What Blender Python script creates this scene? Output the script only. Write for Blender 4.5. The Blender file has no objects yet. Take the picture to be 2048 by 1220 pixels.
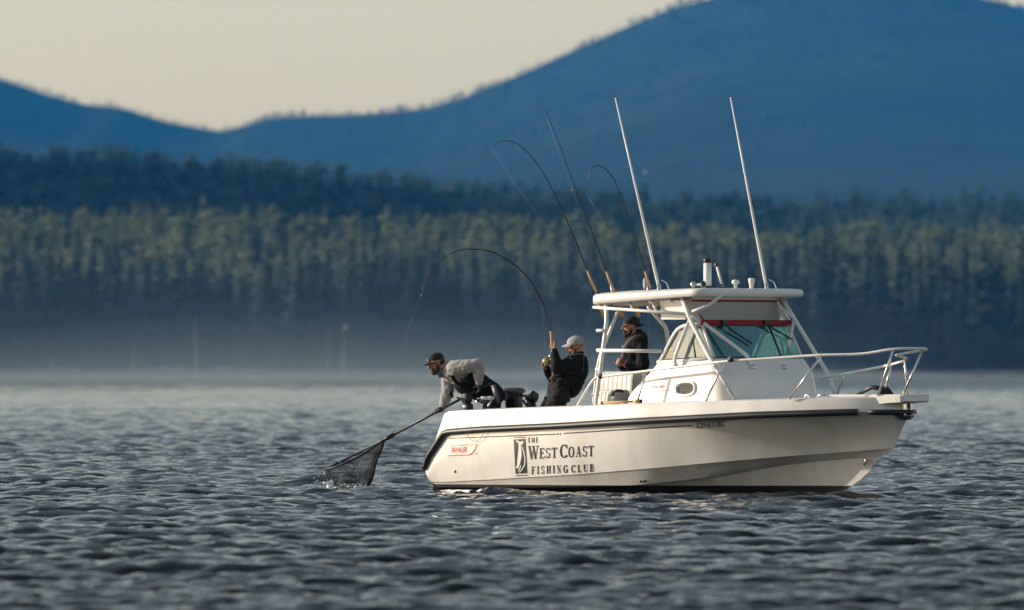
import bpy, bmesh, math, random
import numpy as np
from mathutils import Vector, Matrix, noise
from mathutils.bvhtree import BVHTree

random.seed(7)
rng = np.random.default_rng(11)
sc = bpy.context.scene
COL = sc.collection

# ---------------------------------------------------------------- camera, sky, sun, exposure
FPX = 17066.67            # focal length in photograph pixels (300 mm lens on a 36 mm sensor)
CAMH = 1.53               # eye height above the water
HORIZON = 738.0           # photograph row of the horizon
BOAT_X, BOAT_Y = -0.22, 110.0
YAW = math.radians(45)    # bow turned this far towards the camera
SUN_AZ, SUN_EL = math.radians(-79), math.radians(16)

cam = bpy.data.cameras.new('camera')
cam_o = bpy.data.objects.new('camera', cam)
COL.objects.link(cam_o)
cam.sensor_width = 36.0
cam.lens = 300.0
cam.shift_y = (HORIZON - 610.0) / 2048.0
cam.clip_start = 1.0
cam.clip_end = 60000.0
cam_o.location = (0, 0, CAMH)
cam_o.rotation_euler = (math.radians(90), 0, 0)
cam.dof.use_dof = True
cam.dof.focus_distance = 107.6
cam.dof.aperture_fstop = 3.3
sc.camera = cam_o

world = bpy.data.worlds.new('World')
sc.world = world
world.use_nodes = True
wn = world.node_tree.nodes
sky = wn.new('ShaderNodeTexSky')
sky.sky_type = 'NISHITA'
sky.sun_disc = False
sky.sun_elevation = SUN_EL
sky.sun_rotation = SUN_AZ
sky.air_density = 1.0
sky.dust_density = 1.1
sky.ozone_density = 0.0
hsv = wn.new('ShaderNodeHueSaturation')          # thin high overcast greys the whole sky evenly
hsv.inputs['Saturation'].default_value = 0.62
world.node_tree.links.new(sky.outputs[0], hsv.inputs['Color'])
world.node_tree.links.new(hsv.outputs[0], wn['Background'].inputs[0])
wn['Background'].inputs[1].default_value = 0.10

sun = bpy.data.lights.new('sun', 'SUN')
sun.energy = 3.5
sun.angle = math.radians(0.6)
sun.color = (1.0, 0.92, 0.83)
sun_o = bpy.data.objects.new('sun', sun)
COL.objects.link(sun_o)
sd = Vector((math.sin(SUN_AZ) * math.cos(SUN_EL), math.cos(SUN_AZ) * math.cos(SUN_EL), math.sin(SUN_EL)))
sun_o.rotation_euler = sd.to_track_quat('Z', 'Y').to_euler()
sun_o.location = (-60, 60, 60)

sc.view_settings.view_transform = 'Standard'
sc.view_settings.look = 'None'
sc.view_settings.gamma = 1.0
sc.view_settings.exposure = 0.45
sc.view_settings.use_curve_mapping = False
sc.cycles.use_denoising = True
sc.cycles.max_bounces = 8
sc.cycles.volume_bounces = 0
sc.cycles.transparent_max_bounces = 12

# ---------------------------------------------------------------- helpers
CY, SY = math.cos(YAW), math.sin(YAW)

def W(px, py, Y):
    """world point at distance Y seen at a place measured on the photograph"""
    return Vector(((px - 1024) / FPX * Y, Y, CAMH - (py - HORIZON) / FPX * Y))

def P(px, py, v):
    """boat-frame point (forward, port, up) at half-breadth v"""
    k = (px - 1024) / FPX
    u = (k * (BOAT_Y + v * CY) - BOAT_X - v * SY) / (CY + k * SY)
    Y = BOAT_Y - u * SY + v * CY
    return Vector((u, v, CAMH - (py - HORIZON) / FPX * Y))

def to_world(p):
    return Vector((BOAT_X + p[0] * CY + p[1] * SY, BOAT_Y - p[0] * SY + p[1] * CY, p[2]))

def to_boat(w):
    dx, dy = w[0] - BOAT_X, w[1] - BOAT_Y
    return Vector((CY * dx - SY * dy, SY * dx + CY * dy, w[2]))

class MB:
    def __init__(self):
        self.v = []; self.f = []; self.smooth = []
    def add(self, vs, fs, smooth=True):
        n = len(self.v)
        self.v += [tuple(p) for p in vs]
        self.f += [tuple(i + n for i in q) for q in fs]
        self.smooth += [smooth] * len(fs)
        return self
    def box(self, c, size, rot=None, taper=1.0):
        sx, sy, sz = [s / 2 for s in size]
        vs = []
        for z in (-1, 1):
            t = taper if z > 0 else 1
            for x, y in ((-1, -1), (1, -1), (1, 1), (-1, 1)):
                p = Vector((x * sx * t, y * sy * t, z * sz))
                if rot: p = rot @ p
                vs.append(Vector(c) + p)
        return self.add(vs, [(3, 2, 1, 0), (4, 5, 6, 7), (0, 1, 5, 4), (1, 2, 6, 5), (2, 3, 7, 6), (3, 0, 4, 7)], False)
    def tube(self, path, r, seg=10, cap=True, flat=None):
        path = [Vector(p) for p in path]
        n = len(path)
        rs = r if isinstance(r, (list, tuple)) else [r] * n
        t0 = (path[1] - path[0]).normalized()
        a = Vector((0, 0, 1)) if abs(t0.z) < 0.9 else Vector((1, 0, 0))
        nx = (a - t0 * a.dot(t0)).normalized()
        vs, fs = [], []
        for i, p in enumerate(path):
            if i == 0: t = path[1] - path[0]
            elif i == n - 1: t = path[-1] - path[-2]
            else: t = (path[i + 1] - path[i]).normalized() + (path[i] - path[i - 1]).normalized()
            t = t.normalized()
            nx = (nx - t * nx.dot(t)).normalized()
            ny = t.cross(nx)
            for k in range(seg):
                an = 2 * math.pi * k / seg
                vs.append(p + (nx * math.cos(an) + ny * math.sin(an) * (flat or 1)) * rs[i])
        for i in range(n - 1):
            for k in range(seg):
                a0, a1 = i * seg + k, i * seg + (k + 1) % seg
                fs.append((a0, a1, a1 + seg, a0 + seg))
        if cap:
            fs.append(tuple(range(seg - 1, -1, -1)))
            fs.append(tuple((n - 1) * seg + k for k in range(seg)))
        return self.add(vs, fs)
    def lathe(self, base, axis, prof, seg=16):
        axis = Vector(axis).normalized()
        return self.tube([Vector(base) + axis * (h if i == 0 or h > prof[i - 1][0] else prof[i - 1][0] + 1e-5 * i) for i, (h, r) in enumerate(prof)],
                         [max(r, 1e-4) for h, r in prof], seg)
    def ell(self, c, rad, rot=None, nu=14, nv=9):
        vs, fs = [], []
        for j in range(nv + 1):
            ph = math.pi * j / nv
            for i in range(nu):
                th = 2 * math.pi * i / nu
                p = Vector((rad[0] * math.sin(ph) * math.cos(th), rad[1] * math.sin(ph) * math.sin(th), rad[2] * math.cos(ph)))
                if rot: p = rot @ p
                vs.append(Vector(c) + p)
        for j in range(nv):
            for i in range(nu):
                a, b = j * nu + i, j * nu + (i + 1) % nu
                fs.append((a, a + nu, b + nu, b))
        return self.add(vs, fs)
    def cap(self, a, b, ra, rb, seg=12):
        """closed tapered capsule"""
        a, b = Vector(a), Vector(b)
        d = (b - a)
        L = d.length
        if L < 1e-6: return self.ell(a, (ra,) * 3)
        d /= L
        path, rs = [], []
        for k in range(4):
            an = math.pi / 2 * (1 - k / 4) * 0.98
            path.append(a - d * ra * math.sin(an)); rs.append(ra * math.cos(an))
        path.append(a); rs.append(ra); path.append(b); rs.append(rb)
        for k in range(1, 5):
            an = math.pi / 2 * (k / 4) * 0.98
            path.append(b + d * rb * math.sin(an)); rs.append(rb * math.cos(an))
        return self.tube(path, rs, seg)
    def build(self, name, mat, parent=None, off=None, merge=False):
        me = bpy.data.meshes.new(name)
        vs = self.v
        if off is not None: vs = [(p[0] - off[0], p[1] - off[1], p[2] - off[2]) for p in vs]
        me.from_pydata(vs, [], self.f)
        me.polygons.foreach_set('use_smooth', self.smooth)
        if merge:
            bm = bmesh.new(); bm.from_mesh(me)
            bmesh.ops.remove_doubles(bm, verts=bm.verts, dist=1e-4)
            bmesh.ops.recalc_face_normals(bm, faces=bm.faces)
            bm.to_mesh(me); bm.free()
        me.validate(); me.update()
        o = bpy.data.objects.new(name, me)
        COL.objects.link(o)
        if mat: me.materials.append(mat)
        if parent: o.parent = parent
        return o

def tag(o, label=None, cat=None, group=None, kind=None):
    if label: o['label'] = label
    if cat: o['category'] = cat
    if group: o['group'] = group
    if kind: o['kind'] = kind
    return o

def empty(name, loc=(0, 0, 0), rz=0, parent=None):
    o = bpy.data.objects.new(name, None)
    COL.objects.link(o)
    o.location = loc; o.rotation_euler = (0, 0, rz)
    o.empty_display_size = 0.2
    if parent: o.parent = parent
    return o

def smooth_path(pts, n=6):
    pts = [Vector(p) for p in pts]
    if len(pts) < 3: return pts
    out = []
    for i in range(len(pts) - 1):
        p0 = pts[max(i - 1, 0)]; p1 = pts[i]; p2 = pts[i + 1]; p3 = pts[min(i + 2, len(pts) - 1)]
        for k in range(n):
            t = k / n
            out.append(0.5 * ((2 * p1) + (p2 - p0) * t + (2 * p0 - 5 * p1 + 4 * p2 - p3) * t * t + (3 * p1 - p0 - 3 * p2 + p3) * t ** 3))
    out.append(pts[-1])
    return out

def round_path(pts, r=0.06, n=5):
    """polyline with filleted corners"""
    pts = [Vector(p) for p in pts]
    out = [pts[0]]
    for i in range(1, len(pts) - 1):
        a, b, c = pts[i - 1], pts[i], pts[i + 1]
        d1 = min(r, (a - b).length * .45); d2 = min(r, (c - b).length * .45)
        q1 = b + (a - b).normalized() * d1; q2 = b + (c - b).normalized() * d2
        for k in range(n + 1):
            t = k / n
            out.append(q1 * (1 - t) ** 2 + b * 2 * t * (1 - t) + q2 * t * t)
    out.append(pts[-1])
    return out

def bake(o, voxel=None, smooth=0, disp=None, decimate=None, adapt=0.0):
    if voxel:
        m = o.modifiers.new('r', 'REMESH'); m.mode = 'VOXEL'; m.voxel_size = voxel; m.adaptivity = adapt; m.use_smooth_shade = True
    if smooth:
        m = o.modifiers.new('s', 'SMOOTH'); m.iterations = smooth; m.factor = 0.5
    dg = bpy.context.evaluated_depsgraph_get()
    me = bpy.data.meshes.new_from_object(o.evaluated_get(dg))
    mats = list(o.data.materials)
    o.modifiers.clear()
    o.data = me
    if not me.materials:
        for m in mats: me.materials.append(m)
    if disp:
        amp, sc_ = disp
        for vv, nn in zip(me.vertices, [n.vector.copy() for n in me.vertex_normals]):
            q = vv.co * sc_
            f = noise.noise(q) * 0.7 + noise.noise(Vector((q.x * .6, q.y * .6, q.z * 2.1)) + Vector((9, 3, 5))) * .6
            r = 1 - abs(noise.noise(Vector((q.x * .8 + q.z * .7, q.y * .8, q.z * 1.3 - q.x * .4)) + Vector((2, 7, 1)))) * 2.2
            vv.co += nn * amp * (f * .6 + r * .6)
    if decimate:
        m = o.modifiers.new('d', 'DECIMATE'); m.ratio = decimate
        dg = bpy.context.evaluated_depsgraph_get()
        me = bpy.data.meshes.new_from_object(o.evaluated_get(dg))
        o.modifiers.clear(); o.data = me
    o.data.polygons.foreach_set('use_smooth', [True] * len(o.data.polygons))
    return o

# ---------------------------------------------------------------- materials
def mat(name, color, rough=0.5, metal=0.0, var=0.0, vscale=6.0, bump=0.0, bscale=40.0, coat=0.0, spec=0.5, col2=None, stretch=(1, 1, 1), sheen=0.0):
    m = bpy.data.materials.new(name)
    m.use_nodes = True
    nt = m.node_tree; N = nt.nodes; L = nt.links
    b = N['Principled BSDF']
    b.inputs['Base Color'].default_value = (*color, 1)
    b.inputs['Roughness'].default_value = rough
    b.inputs['Metallic'].default_value = metal
    b.inputs['Coat Weight'].default_value = coat
    b.inputs['Specular IOR Level'].default_value = spec
    if sheen: b.inputs['Sheen Weight'].default_value = sheen
    tc = N.new('ShaderNodeTexCoord')
    mp = N.new('ShaderNodeMapping'); mp.inputs['Scale'].default_value = stretch
    L.new(tc.outputs['Object'], mp.inputs['Vector'])
    if var or col2:
        nz = N.new('ShaderNodeTexNoise'); nz.inputs['Scale'].default_value = vscale; nz.inputs['Detail'].default_value = 6
        L.new(mp.outputs[0], nz.inputs['Vector'])
        rp = N.new('ShaderNodeValToRGB')
        c2 = col2 or tuple(c * (1 - var) for c in color)
        rp.color_ramp.elements[0].color = (*c2, 1); rp.color_ramp.elements[1].color = (*color, 1)
        rp.color_ramp.elements[0].position = 0.35; rp.color_ramp.elements[1].position = 0.65
        L.new(nz.outputs['Fac'], rp.inputs[0]); L.new(rp.outputs[0], b.inputs['Base Color'])
    if bump:
        nb = N.new('ShaderNodeTexNoise'); nb.inputs['Scale'].default_value = bscale; nb.inputs['Detail'].default_value = 4
        L.new(mp.outputs[0], nb.inputs['Vector'])
        bp = N.new('ShaderNodeBump'); bp.inputs['Strength'].default_value = bump; bp.inputs['Distance'].default_value = 0.02
        L.new(nb.outputs['Fac'], bp.inputs['Height']); L.new(bp.outputs[0], b.inputs['Normal'])
    return m

M = {}
M['gel'] = mat('gelcoat', (0.78, 0.755, 0.71), 0.28, var=0.05, vscale=2.2, coat=0.3, bump=0.02, bscale=3)
M['hull'] = mat('hull_gelcoat', (0.77, 0.74, 0.70), 0.22, col2=(0.69, 0.65, 0.585), vscale=2.4, coat=0.5, bump=0.025, bscale=2.2, stretch=(1.6, 1.6, .3))
M['nonskid'] = mat('nonskid_deck', (0.72, 0.69, 0.64), 0.6, var=0.08, bump=0.2, bscale=160)
M['antifoul'] = mat('antifouling', (0.018, 0.016, 0.014), 0.6, var=0.4, vscale=9, bump=.1)
M['rubber'] = mat('black_rubber', (0.022, 0.022, 0.024), 0.42, var=0.3, vscale=8, bump=.05)
M['white_pipe'] = mat('white_powder_coat', (0.80, 0.78, 0.74), 0.3, var=0.05, vscale=8, coat=.2)
M['steel'] = mat('stainless', (0.72, 0.70, 0.66), 0.22, metal=1.0, var=0.1, vscale=10)
M['black'] = mat('black_plastic', (0.012, 0.012, 0.014), 0.4, var=0.3, vscale=10, bump=.05)
M['grey'] = mat('grey_plastic', (0.10, 0.10, 0.11), 0.45, var=0.3, vscale=10)
M['white'] = mat('white_plastic', (0.80, 0.79, 0.77), 0.35, var=0.05)
M['gold'] = mat('gold_anodised', (0.62, 0.42, 0.13), 0.35, metal=0.6, var=0.2, vscale=20)
M['reel'] = mat('reel_brass', (0.55, 0.47, 0.2), 0.35, metal=0.5, var=0.2, vscale=30)
M['cork'] = mat('cork', (0.55, 0.33, 0.17), 0.75, var=0.35, vscale=60, bump=.1, bscale=90)
M['blank'] = mat('graphite_rod', (0.012, 0.013, 0.012), 0.3)
M['line'] = mat('fishing_line', (0.55, 0.58, 0.6), 0.4)
M['bead'] = mat('pink_bead', (0.8, 0.2, 0.25), 0.4)
M['red'] = mat('red_canvas', (0.33, 0.012, 0.018), 0.75, var=0.2, vscale=14, bump=.15, bscale=50)
M['ink'] = mat('black_vinyl', (0.012, 0.012, 0.013), 0.4)
M['ink_red'] = mat('red_vinyl', (0.55, 0.02, 0.03), 0.4)
M['ink_brown'] = mat('brown_vinyl', (0.16, 0.07, 0.05), 0.4)
M['ink_white'] = mat('white_vinyl', (0.8, 0.77, 0.72), 0.4)
M['vinyl'] = mat('seat_vinyl', (0.66, 0.63, 0.57), 0.5, var=0.08, vscale=5, bump=.05, bscale=60)
M['matt_white'] = mat('matt_pale', (0.72, 0.74, 0.76), 0.8, var=.1, vscale=5)
M['skin'] = mat('skin', (0.50, 0.24, 0.145), 0.5, var=0.16, vscale=18, bump=.05, bscale=60)
M['skin2'] = mat('skin_tanned', (0.42, 0.19, 0.105), 0.5, var=0.16, vscale=18, bump=.05, bscale=60)
M['beard'] = mat('beard_brown', (0.06, 0.026, 0.014), 0.8, var=0.4, vscale=70, bump=.4, bscale=160)
M['beard_dark'] = mat('beard_dark', (0.02, 0.014, 0.011), 0.8, var=0.4, vscale=70, bump=.4, bscale=160)
M['stubble'] = mat('stubble', (0.15, 0.085, 0.055), 0.8, var=0.4, vscale=70, bump=.3, bscale=160)
M['fleece'] = mat('grey_fleece', (0.42, 0.395, 0.38), 0.95, var=0.3, vscale=35, bump=.5, bscale=120, sheen=.3)
M['jacket'] = mat('black_softshell', (0.006, 0.006, 0.007), 0.8, spec=.25, var=0.3, vscale=14, bump=.25, bscale=70)
M['bib'] = mat('black_bib_fabric', (0.005, 0.005, 0.006), 0.8, spec=.25, var=0.3, vscale=14, bump=.25, bscale=70)
M['trouser'] = mat('charcoal_rain_trousers', (0.016, 0.013, 0.013), 0.8, spec=.25, var=0.35, vscale=12, bump=.3, bscale=60)
M['cap_black'] = mat('black_cap_cotton', (0.010, 0.010, 0.011), 0.85, bump=.2, bscale=120)
M['cap_grey'] = mat('grey_cap_cotton', (0.36, 0.37, 0.39), 0.85, var=.12, vscale=14, bump=.2, bscale=120)
M['vest'] = mat('grey_vest_strap', (0.15, 0.13, 0.125), 0.8, var=.2, bump=.2, bscale=90)
M['teal'] = mat('teal_patch', (0.02, 0.30, 0.27), 0.6)
M['lens'] = mat('dark_lens', (0.015, 0.012, 0.011), 0.08)
M['eye'] = mat('eye_white', (0.7, 0.67, 0.62), 0.3)
M['net'] = mat('net_cord', (0.014, 0.014, 0.016), 0.6)
M['disc_green'] = mat('pale_green_disc', (0.55, 0.58, 0.32), 0.4)
M['foam'] = mat('foam', (0.75, 0.76, 0.77), 0.6)
M['feather'] = mat('white_feather', (0.72, 0.72, 0.72), 0.8)
M['bark_pale'] = mat('bleached_wood', (0.27, 0.26, 0.26), 0.9, var=.3, vscale=2, bump=.4, bscale=8)
M['trunk'] = mat('conifer_bark', (0.07, 0.055, 0.045), 0.9, var=.3, vscale=2)
M['beach'] = mat('shore_rock', (0.24, 0.225, 0.205), 0.9, var=.5, vscale=.25, bump=.5, bscale=.8)

def glass(name, tint, gloss=0.35, refl=(.9, .95, .95)):
    m = bpy.data.materials.new(name); m.use_nodes = True
    nt = m.node_tree; N = nt.nodes; L = nt.links
    N.remove(N['Principled BSDF'])
    out = N['Material Output']
    tr = N.new('ShaderNodeBsdfTransparent'); tr.inputs[0].default_value = (*tint, 1)
    gl = N.new('ShaderNodeBsdfGlossy'); gl.inputs['Roughness'].default_value = 0.03
    gl.inputs['Color'].default_value = (*refl, 1)
    fr = N.new('ShaderNodeFresnel'); fr.inputs[0].default_value = 1.5
    ad = N.new('ShaderNodeMath'); ad.operation = 'ADD'; ad.use_clamp = True; ad.inputs[1].default_value = gloss
    mx = N.new('ShaderNodeMixShader')
    L.new(fr.outputs[0], ad.inputs[0]); L.new(ad.outputs[0], mx.inputs[0])
    L.new(tr.outputs[0], mx.inputs[1]); L.new(gl.outputs[0], mx.inputs[2])
    L.new(mx.outputs[0], out.inputs[0])
    return m
M['glass'] = glass('teal_glass', (0.10, 0.32, 0.33), 0.22, (.45, .80, .80))
M['side_glass'] = glass('clear_side_glass', (0.84, 0.92, 0.93), 0.12)
M['vinyl_clear'] = glass('clear_vinyl', (0.80, 0.78, 0.75), 0.05)

def foliage(name, lo, hi, rough=0.85):
    m = bpy.data.materials.new(name); m.use_nodes = True
    nt = m.node_tree; N = nt.nodes; L = nt.links
    b = N['Principled BSDF']
    b.inputs['Roughness'].default_value = rough
    b.inputs['Specular IOR Level'].default_value = 0.2
    at = N.new('ShaderNodeAttribute'); at.attribute_name = 'tint'
    mx = N.new('ShaderNodeMix'); mx.data_type = 'RGBA'
    mx.inputs[6].default_value = (*lo, 1); mx.inputs[7].default_value = (*hi, 1)
    L.new(at.outputs['Fac'], mx.inputs[0]); L.new(mx.outputs[2], b.inputs['Base Color'])
    return m
M['shaded_spruce'] = foliage('shaded_spruce_needles', (0.018, 0.034, 0.030), (0.045, 0.062, 0.050))  # dark conifer tone, with part of the shoreline shade put into it
M['lit_cedar'] = foliage('sunlit_cedar', (0.090, 0.120, 0.060), (0.19, 0.215, 0.095))  # yellow-green crowns, paler so that some of the sunlight sits in the colour
M['ridge'] = foliage('ridge_needles', (0.026, 0.062, 0.050), (0.055, 0.105, 0.070))
M['mount'] = foliage('mountain_needles', (0.006, 0.015, 0.016), (0.013, 0.027, 0.025))

def ground_mat(name, a, b_, scale):
    return mat(name, a, 0.95, col2=b_, vscale=scale, bump=.6, bscale=scale * 3, spec=.1)
M['hill'] = ground_mat('forest_floor', (0.030, 0.045, 0.030), (0.016, 0.028, 0.022), 0.03)
M['far_hill'] = ground_mat('mountain_forest', (0.013, 0.028, 0.026), (0.006, 0.014, 0.017), 0.006)

# ---------------------------------------------------------------- water
def water_material():
    m = bpy.data.materials.new('sea_water'); m.use_nodes = True
    nt = m.node_tree; N = nt.nodes; L = nt.links
    b = N['Principled BSDF']
    b.inputs['Base Color'].default_value = (0.004, 0.008, 0.011, 1)
    b.inputs['Roughness'].default_value = 0.05
    b.inputs['IOR'].default_value = 1.333
    tc = N.new('ShaderNodeTexCoord')
    mp = N.new('ShaderNodeMapping'); mp.inputs['Scale'].default_value = (1, 1, 1)
    L.new(tc.outputs['Object'], mp.inputs[0])
    n1 = N.new('ShaderNodeTexNoise'); n1.inputs['Scale'].default_value = 7.0; n1.inputs['Detail'].default_value = 6; n1.inputs['Roughness'].default_value = .6
    L.new(mp.outputs[0], n1.inputs['Vector'])
    mp2 = N.new('ShaderNodeMapping'); mp2.inputs['Scale'].default_value = (.07, .012, 1)      # gust patches
    L.new(tc.outputs['Object'], mp2.inputs[0])
    n2 = N.new('ShaderNodeTexNoise'); n2.inputs['Scale'].default_value = 1.0; n2.inputs['Detail'].default_value = 5
    L.new(mp2.outputs[0], n2.inputs['Vector'])
    mr = N.new('ShaderNodeMapRange'); mr.inputs[1].default_value = .3; mr.inputs[2].default_value = .7; mr.inputs[3].default_value = .35; mr.inputs[4].default_value = 1.0
    L.new(n2.outputs['Fac'], mr.inputs[0])
    bp = N.new('ShaderNodeBump')
    sx = N.new('ShaderNodeSeparateXYZ'); L.new(tc.outputs['Object'], sx.inputs[0])
    md = N.new('ShaderNodeMapRange'); md.inputs[1].default_value = 140; md.inputs[2].default_value = 800        # ripples stand in for waves too far off to mesh
    md.inputs[3].default_value = 0.028; md.inputs[4].default_value = 0.085
    L.new(sx.outputs[1], md.inputs[0]); L.new(md.outputs[0], bp.inputs['Distance'])
    L.new(mr.outputs[0], bp.inputs['Strength'])
    L.new(n1.outputs['Fac'], bp.inputs['Height'])
    L.new(bp.outputs[0], b.inputs['Normal'])
    return m
M['water'] = water_material()

def wave_tile(n, size, lam, rms, wind, seed, spread=2.0, lmin=0.12):
    r = np.random.default_rng(seed)
    k1 = 2 * np.pi * np.fft.fftfreq(n, size / n)
    kx, ky = np.meshgrid(k1, k1, indexing='ij')
    k = np.hypot(kx, ky); k[0, 0] = 1e-6
    kp = 2 * np.pi / lam
    amp = np.sqrt(np.exp(-1.25 * (kp / k) ** 2)) / k ** 1.62
    cosd = (kx * wind[0] + ky * wind[1]) / k
    amp *= np.abs(cosd) ** (spread / 2) * 0.9 + 0.1
    amp *= np.exp(-(k * lmin / (2 * np.pi)) ** 2)
    amp[0, 0] = 0
    ph = (r.normal(size=(n, n)) + 1j * r.normal(size=(n, n))) * amp
    h = np.fft.ifft2(ph).real
    sc_ = rms / h.std()
    dx = np.fft.ifft2(-1j * kx / k * ph).real * sc_
    dy = np.fft.ifft2(-1j * ky / k * ph).real * sc_
    return h * sc_, dx, dy

def sample(t, size, x, y):
    n = t.shape[0]
    fx = (x / size % 1.0) * n; fy = (y / size % 1.0) * n
    i = np.floor(fx).astype(int); j = np.floor(fy).astype(int)
    a = fx - i; b = fy - j
    i %= n; j %= n
    i2 = (i + 1) % n; j2 = (j + 1) % n
    return t[i, j] * (1 - a) * (1 - b) + t[i2, j] * a * (1 - b) + t[i, j2] * (1 - a) * b + t[i2, j2] * a * b

def make_water():
    ys = [40.0]
    while ys[-1] < 2520:
        y = ys[-1]
        if y < 180: d = 0.050 * (y / 60) ** 1.1
        elif y < 420: d = 0.168 * (y / 180) ** 1.7
        else: d = 0.71 * (y / 420) ** 1.9
        ys.append(y + d)
    ys = np.array(ys); nc = 270
    s = np.linspace(-1, 1, nc)
    Yg, Sg = np.meshgrid(ys, s, indexing='ij')
    Xg = Sg * (1.6 + 0.064 * Yg)
    wd = np.array([0.25, -0.97])
    A = wave_tile(1024, 31.0, 1.25, 0.0235, wd, 3, 3.0, .09)
    B = wave_tile(512, 11.3, .48, 0.0125, np.array([-.35, -.94]), 5, 1.5, .045)
    C = wave_tile(256, 61.0, 4.2, 0.024, np.array([.6, -.8]), 8, 3.0, .5)
    Z = np.zeros_like(Yg); DX = np.zeros_like(Yg); DY = np.zeros_like(Yg)
    dyr = np.gradient(ys)[:, None]
    for (h, dx, dy), size, lam, rot in ((A, 31.0, 1.3, .12), (B, 11.3, .6, -.33), (C, 61.0, 4, .4)):
        cr, sr = math.cos(rot), math.sin(rot)
        xr, yr = Xg / 1.55 * cr - Yg * sr, Xg / 1.55 * sr + Yg * cr
        fade = np.clip(1.5 - dyr / (lam * .5), 0.6 if lam > 1 else .2, 1)
        Z += sample(h, size, xr, yr) * fade
        sx, sy = sample(dx, size, xr, yr) * fade, sample(dy, size, xr, yr) * fade
        DX += (sx * cr + sy * sr) * 1.3; DY += (-sx * sr + sy * cr) * 1.3
    damp = np.clip((700 - Yg) / 300, 0, 1)
    V = np.stack([Xg + DX * damp, Yg + DY * damp, Z - .05], -1).reshape(-1, 3)
    nr = len(ys)
    i, j = np.meshgrid(np.arange(nr - 1), np.arange(nc - 1), indexing='ij')
    a = (i * nc + j).ravel()
    F = np.stack([a, a + 1, a + nc + 1, a + nc], -1)
    me = bpy.data.meshes.new('water')
    me.vertices.add(len(V)); me.vertices.foreach_set('co', V.astype(np.float32).ravel())
    me.loops.add(F.size); me.loops.foreach_set('vertex_index', F.ravel().astype(np.int32))
    me.polygons.add(len(F)); me.polygons.foreach_set('loop_start', (np.arange(len(F)) * 4).astype(np.int32))
    me.polygons.foreach_set('use_smooth', np.ones(len(F), bool))
    me.update(); me.validate()
    o = bpy.data.objects.new('water', me); COL.objects.link(o)
    me.materials.append(M['water']); o['kind'] = 'structure'
    # calm sheet below and around, out to the horizon
    mb = MB(); mb.add([(-9000, -150, -.32), (9000, -150, -.32), (9000, 13500, -.32), (-9000, 13500, -.32)], [(0, 1, 2, 3)], False)
    o2 = mb.build('sea', M['water']); o2['kind'] = 'structure'
make_water()

# ---------------------------------------------------------------- terrain and forests
def ridge(px, tab):
    return np.interp(px, [t[0] for t in tab], [t[1] for t in tab])

MOUNT = [(-900, 60), (-400, 60), (0, 148), (100, 182), (180, 203), (250, 208), (330, 235), (440, 256), (480, 248), (540, 227), (650, 223), (760, 219), (850, 210), (930, 186),
         (1050, 137), (1150, 92), (1250, 47), (1350, 7), (1500, -28), (1680, -42), (1850, -30), (2000, 0), (2100, 25), (2400, 90), (3000, 170)]
RIDGE = [(-900, 300), (0, 301), (200, 305), (400, 312), (600, 332), (800, 356), (1000, 372), (1200, 384), (1500, 393), (1800, 392), (2048, 385), (3000, 370)]
BAND = [(-900, 425), (0, 428), (300, 425), (600, 437), (900, 446), (1200, 452), (1500, 462), (1800, 452), (2048, 455), (3000, 450)]

def py2z(py, Y):
    return CAMH + (HORIZON - py) / FPX * Y

def nz(x, y, s, seed=0):
    return noise.noise(Vector((x * s + seed * 7.1, y * s - seed * 3.3, seed * 1.7)))

def terrain(name, y0, y1, z0, crest, treeh, m, nx=90, ny=26, amp=2.0, power=1.2, drop=.35):
    """a slope that climbs from y0 to a crest at y1 and falls away behind it"""
    def height(x, y):
        px = 1024 + x / y1 * FPX
        zc = py2z(float(ridge(px, crest)), y1) - treeh
        t = (y - y0) / (y1 - y0)
        if t <= 1: h = z0 + (zc - z0) * max(t, 0) ** power
        else: h = zc - (y - y1) * drop
        return h + amp * nz(x, y, 6.0 / (y1 - y0), 2) * min(1, max(t, 0) * 3) * min(1, abs(1 - t) * 5 + .12)
    hw = 0.115 * y1
    vs, fs = [], []
    yy = [y0 + (y1 - y0) * 1.35 * j / ny for j in range(ny + 1)]
    for y in yy:
        for i in range(nx + 1):
            x = -hw + 2 * hw * i / nx
            vs.append((x, y, height(x, y)))
    for j in range(ny):
        for i in range(nx):
            a = j * (nx + 1) + i
            fs.append((a, a + 1, a + nx + 2, a + nx + 1))
    mb = MB(); mb.add(vs, fs)
    o = mb.build(name, m); o['kind'] = 'structure'
    return height

h_shore = terrain('shore_slope', 2380, 2560, 0.3, [(-2000, 690), (4000, 690)], 0, M['hill'], amp=1.0, power=.8, drop=0.0)
h_band = terrain('wooded_hill', 2480, 3000, 4.0, BAND, 5, M['hill'], amp=3.0)
h_ridge = terrain('wooded_ridge', 3050, 4200, 20.0, RIDGE, 4, M['hill'], amp=5.0)
h_mount = terrain('mountain', 5200, 11500, 10.0, MOUNT, 1, M['far_hill'], nx=170, ny=60, amp=34.0, power=1.35)

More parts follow.
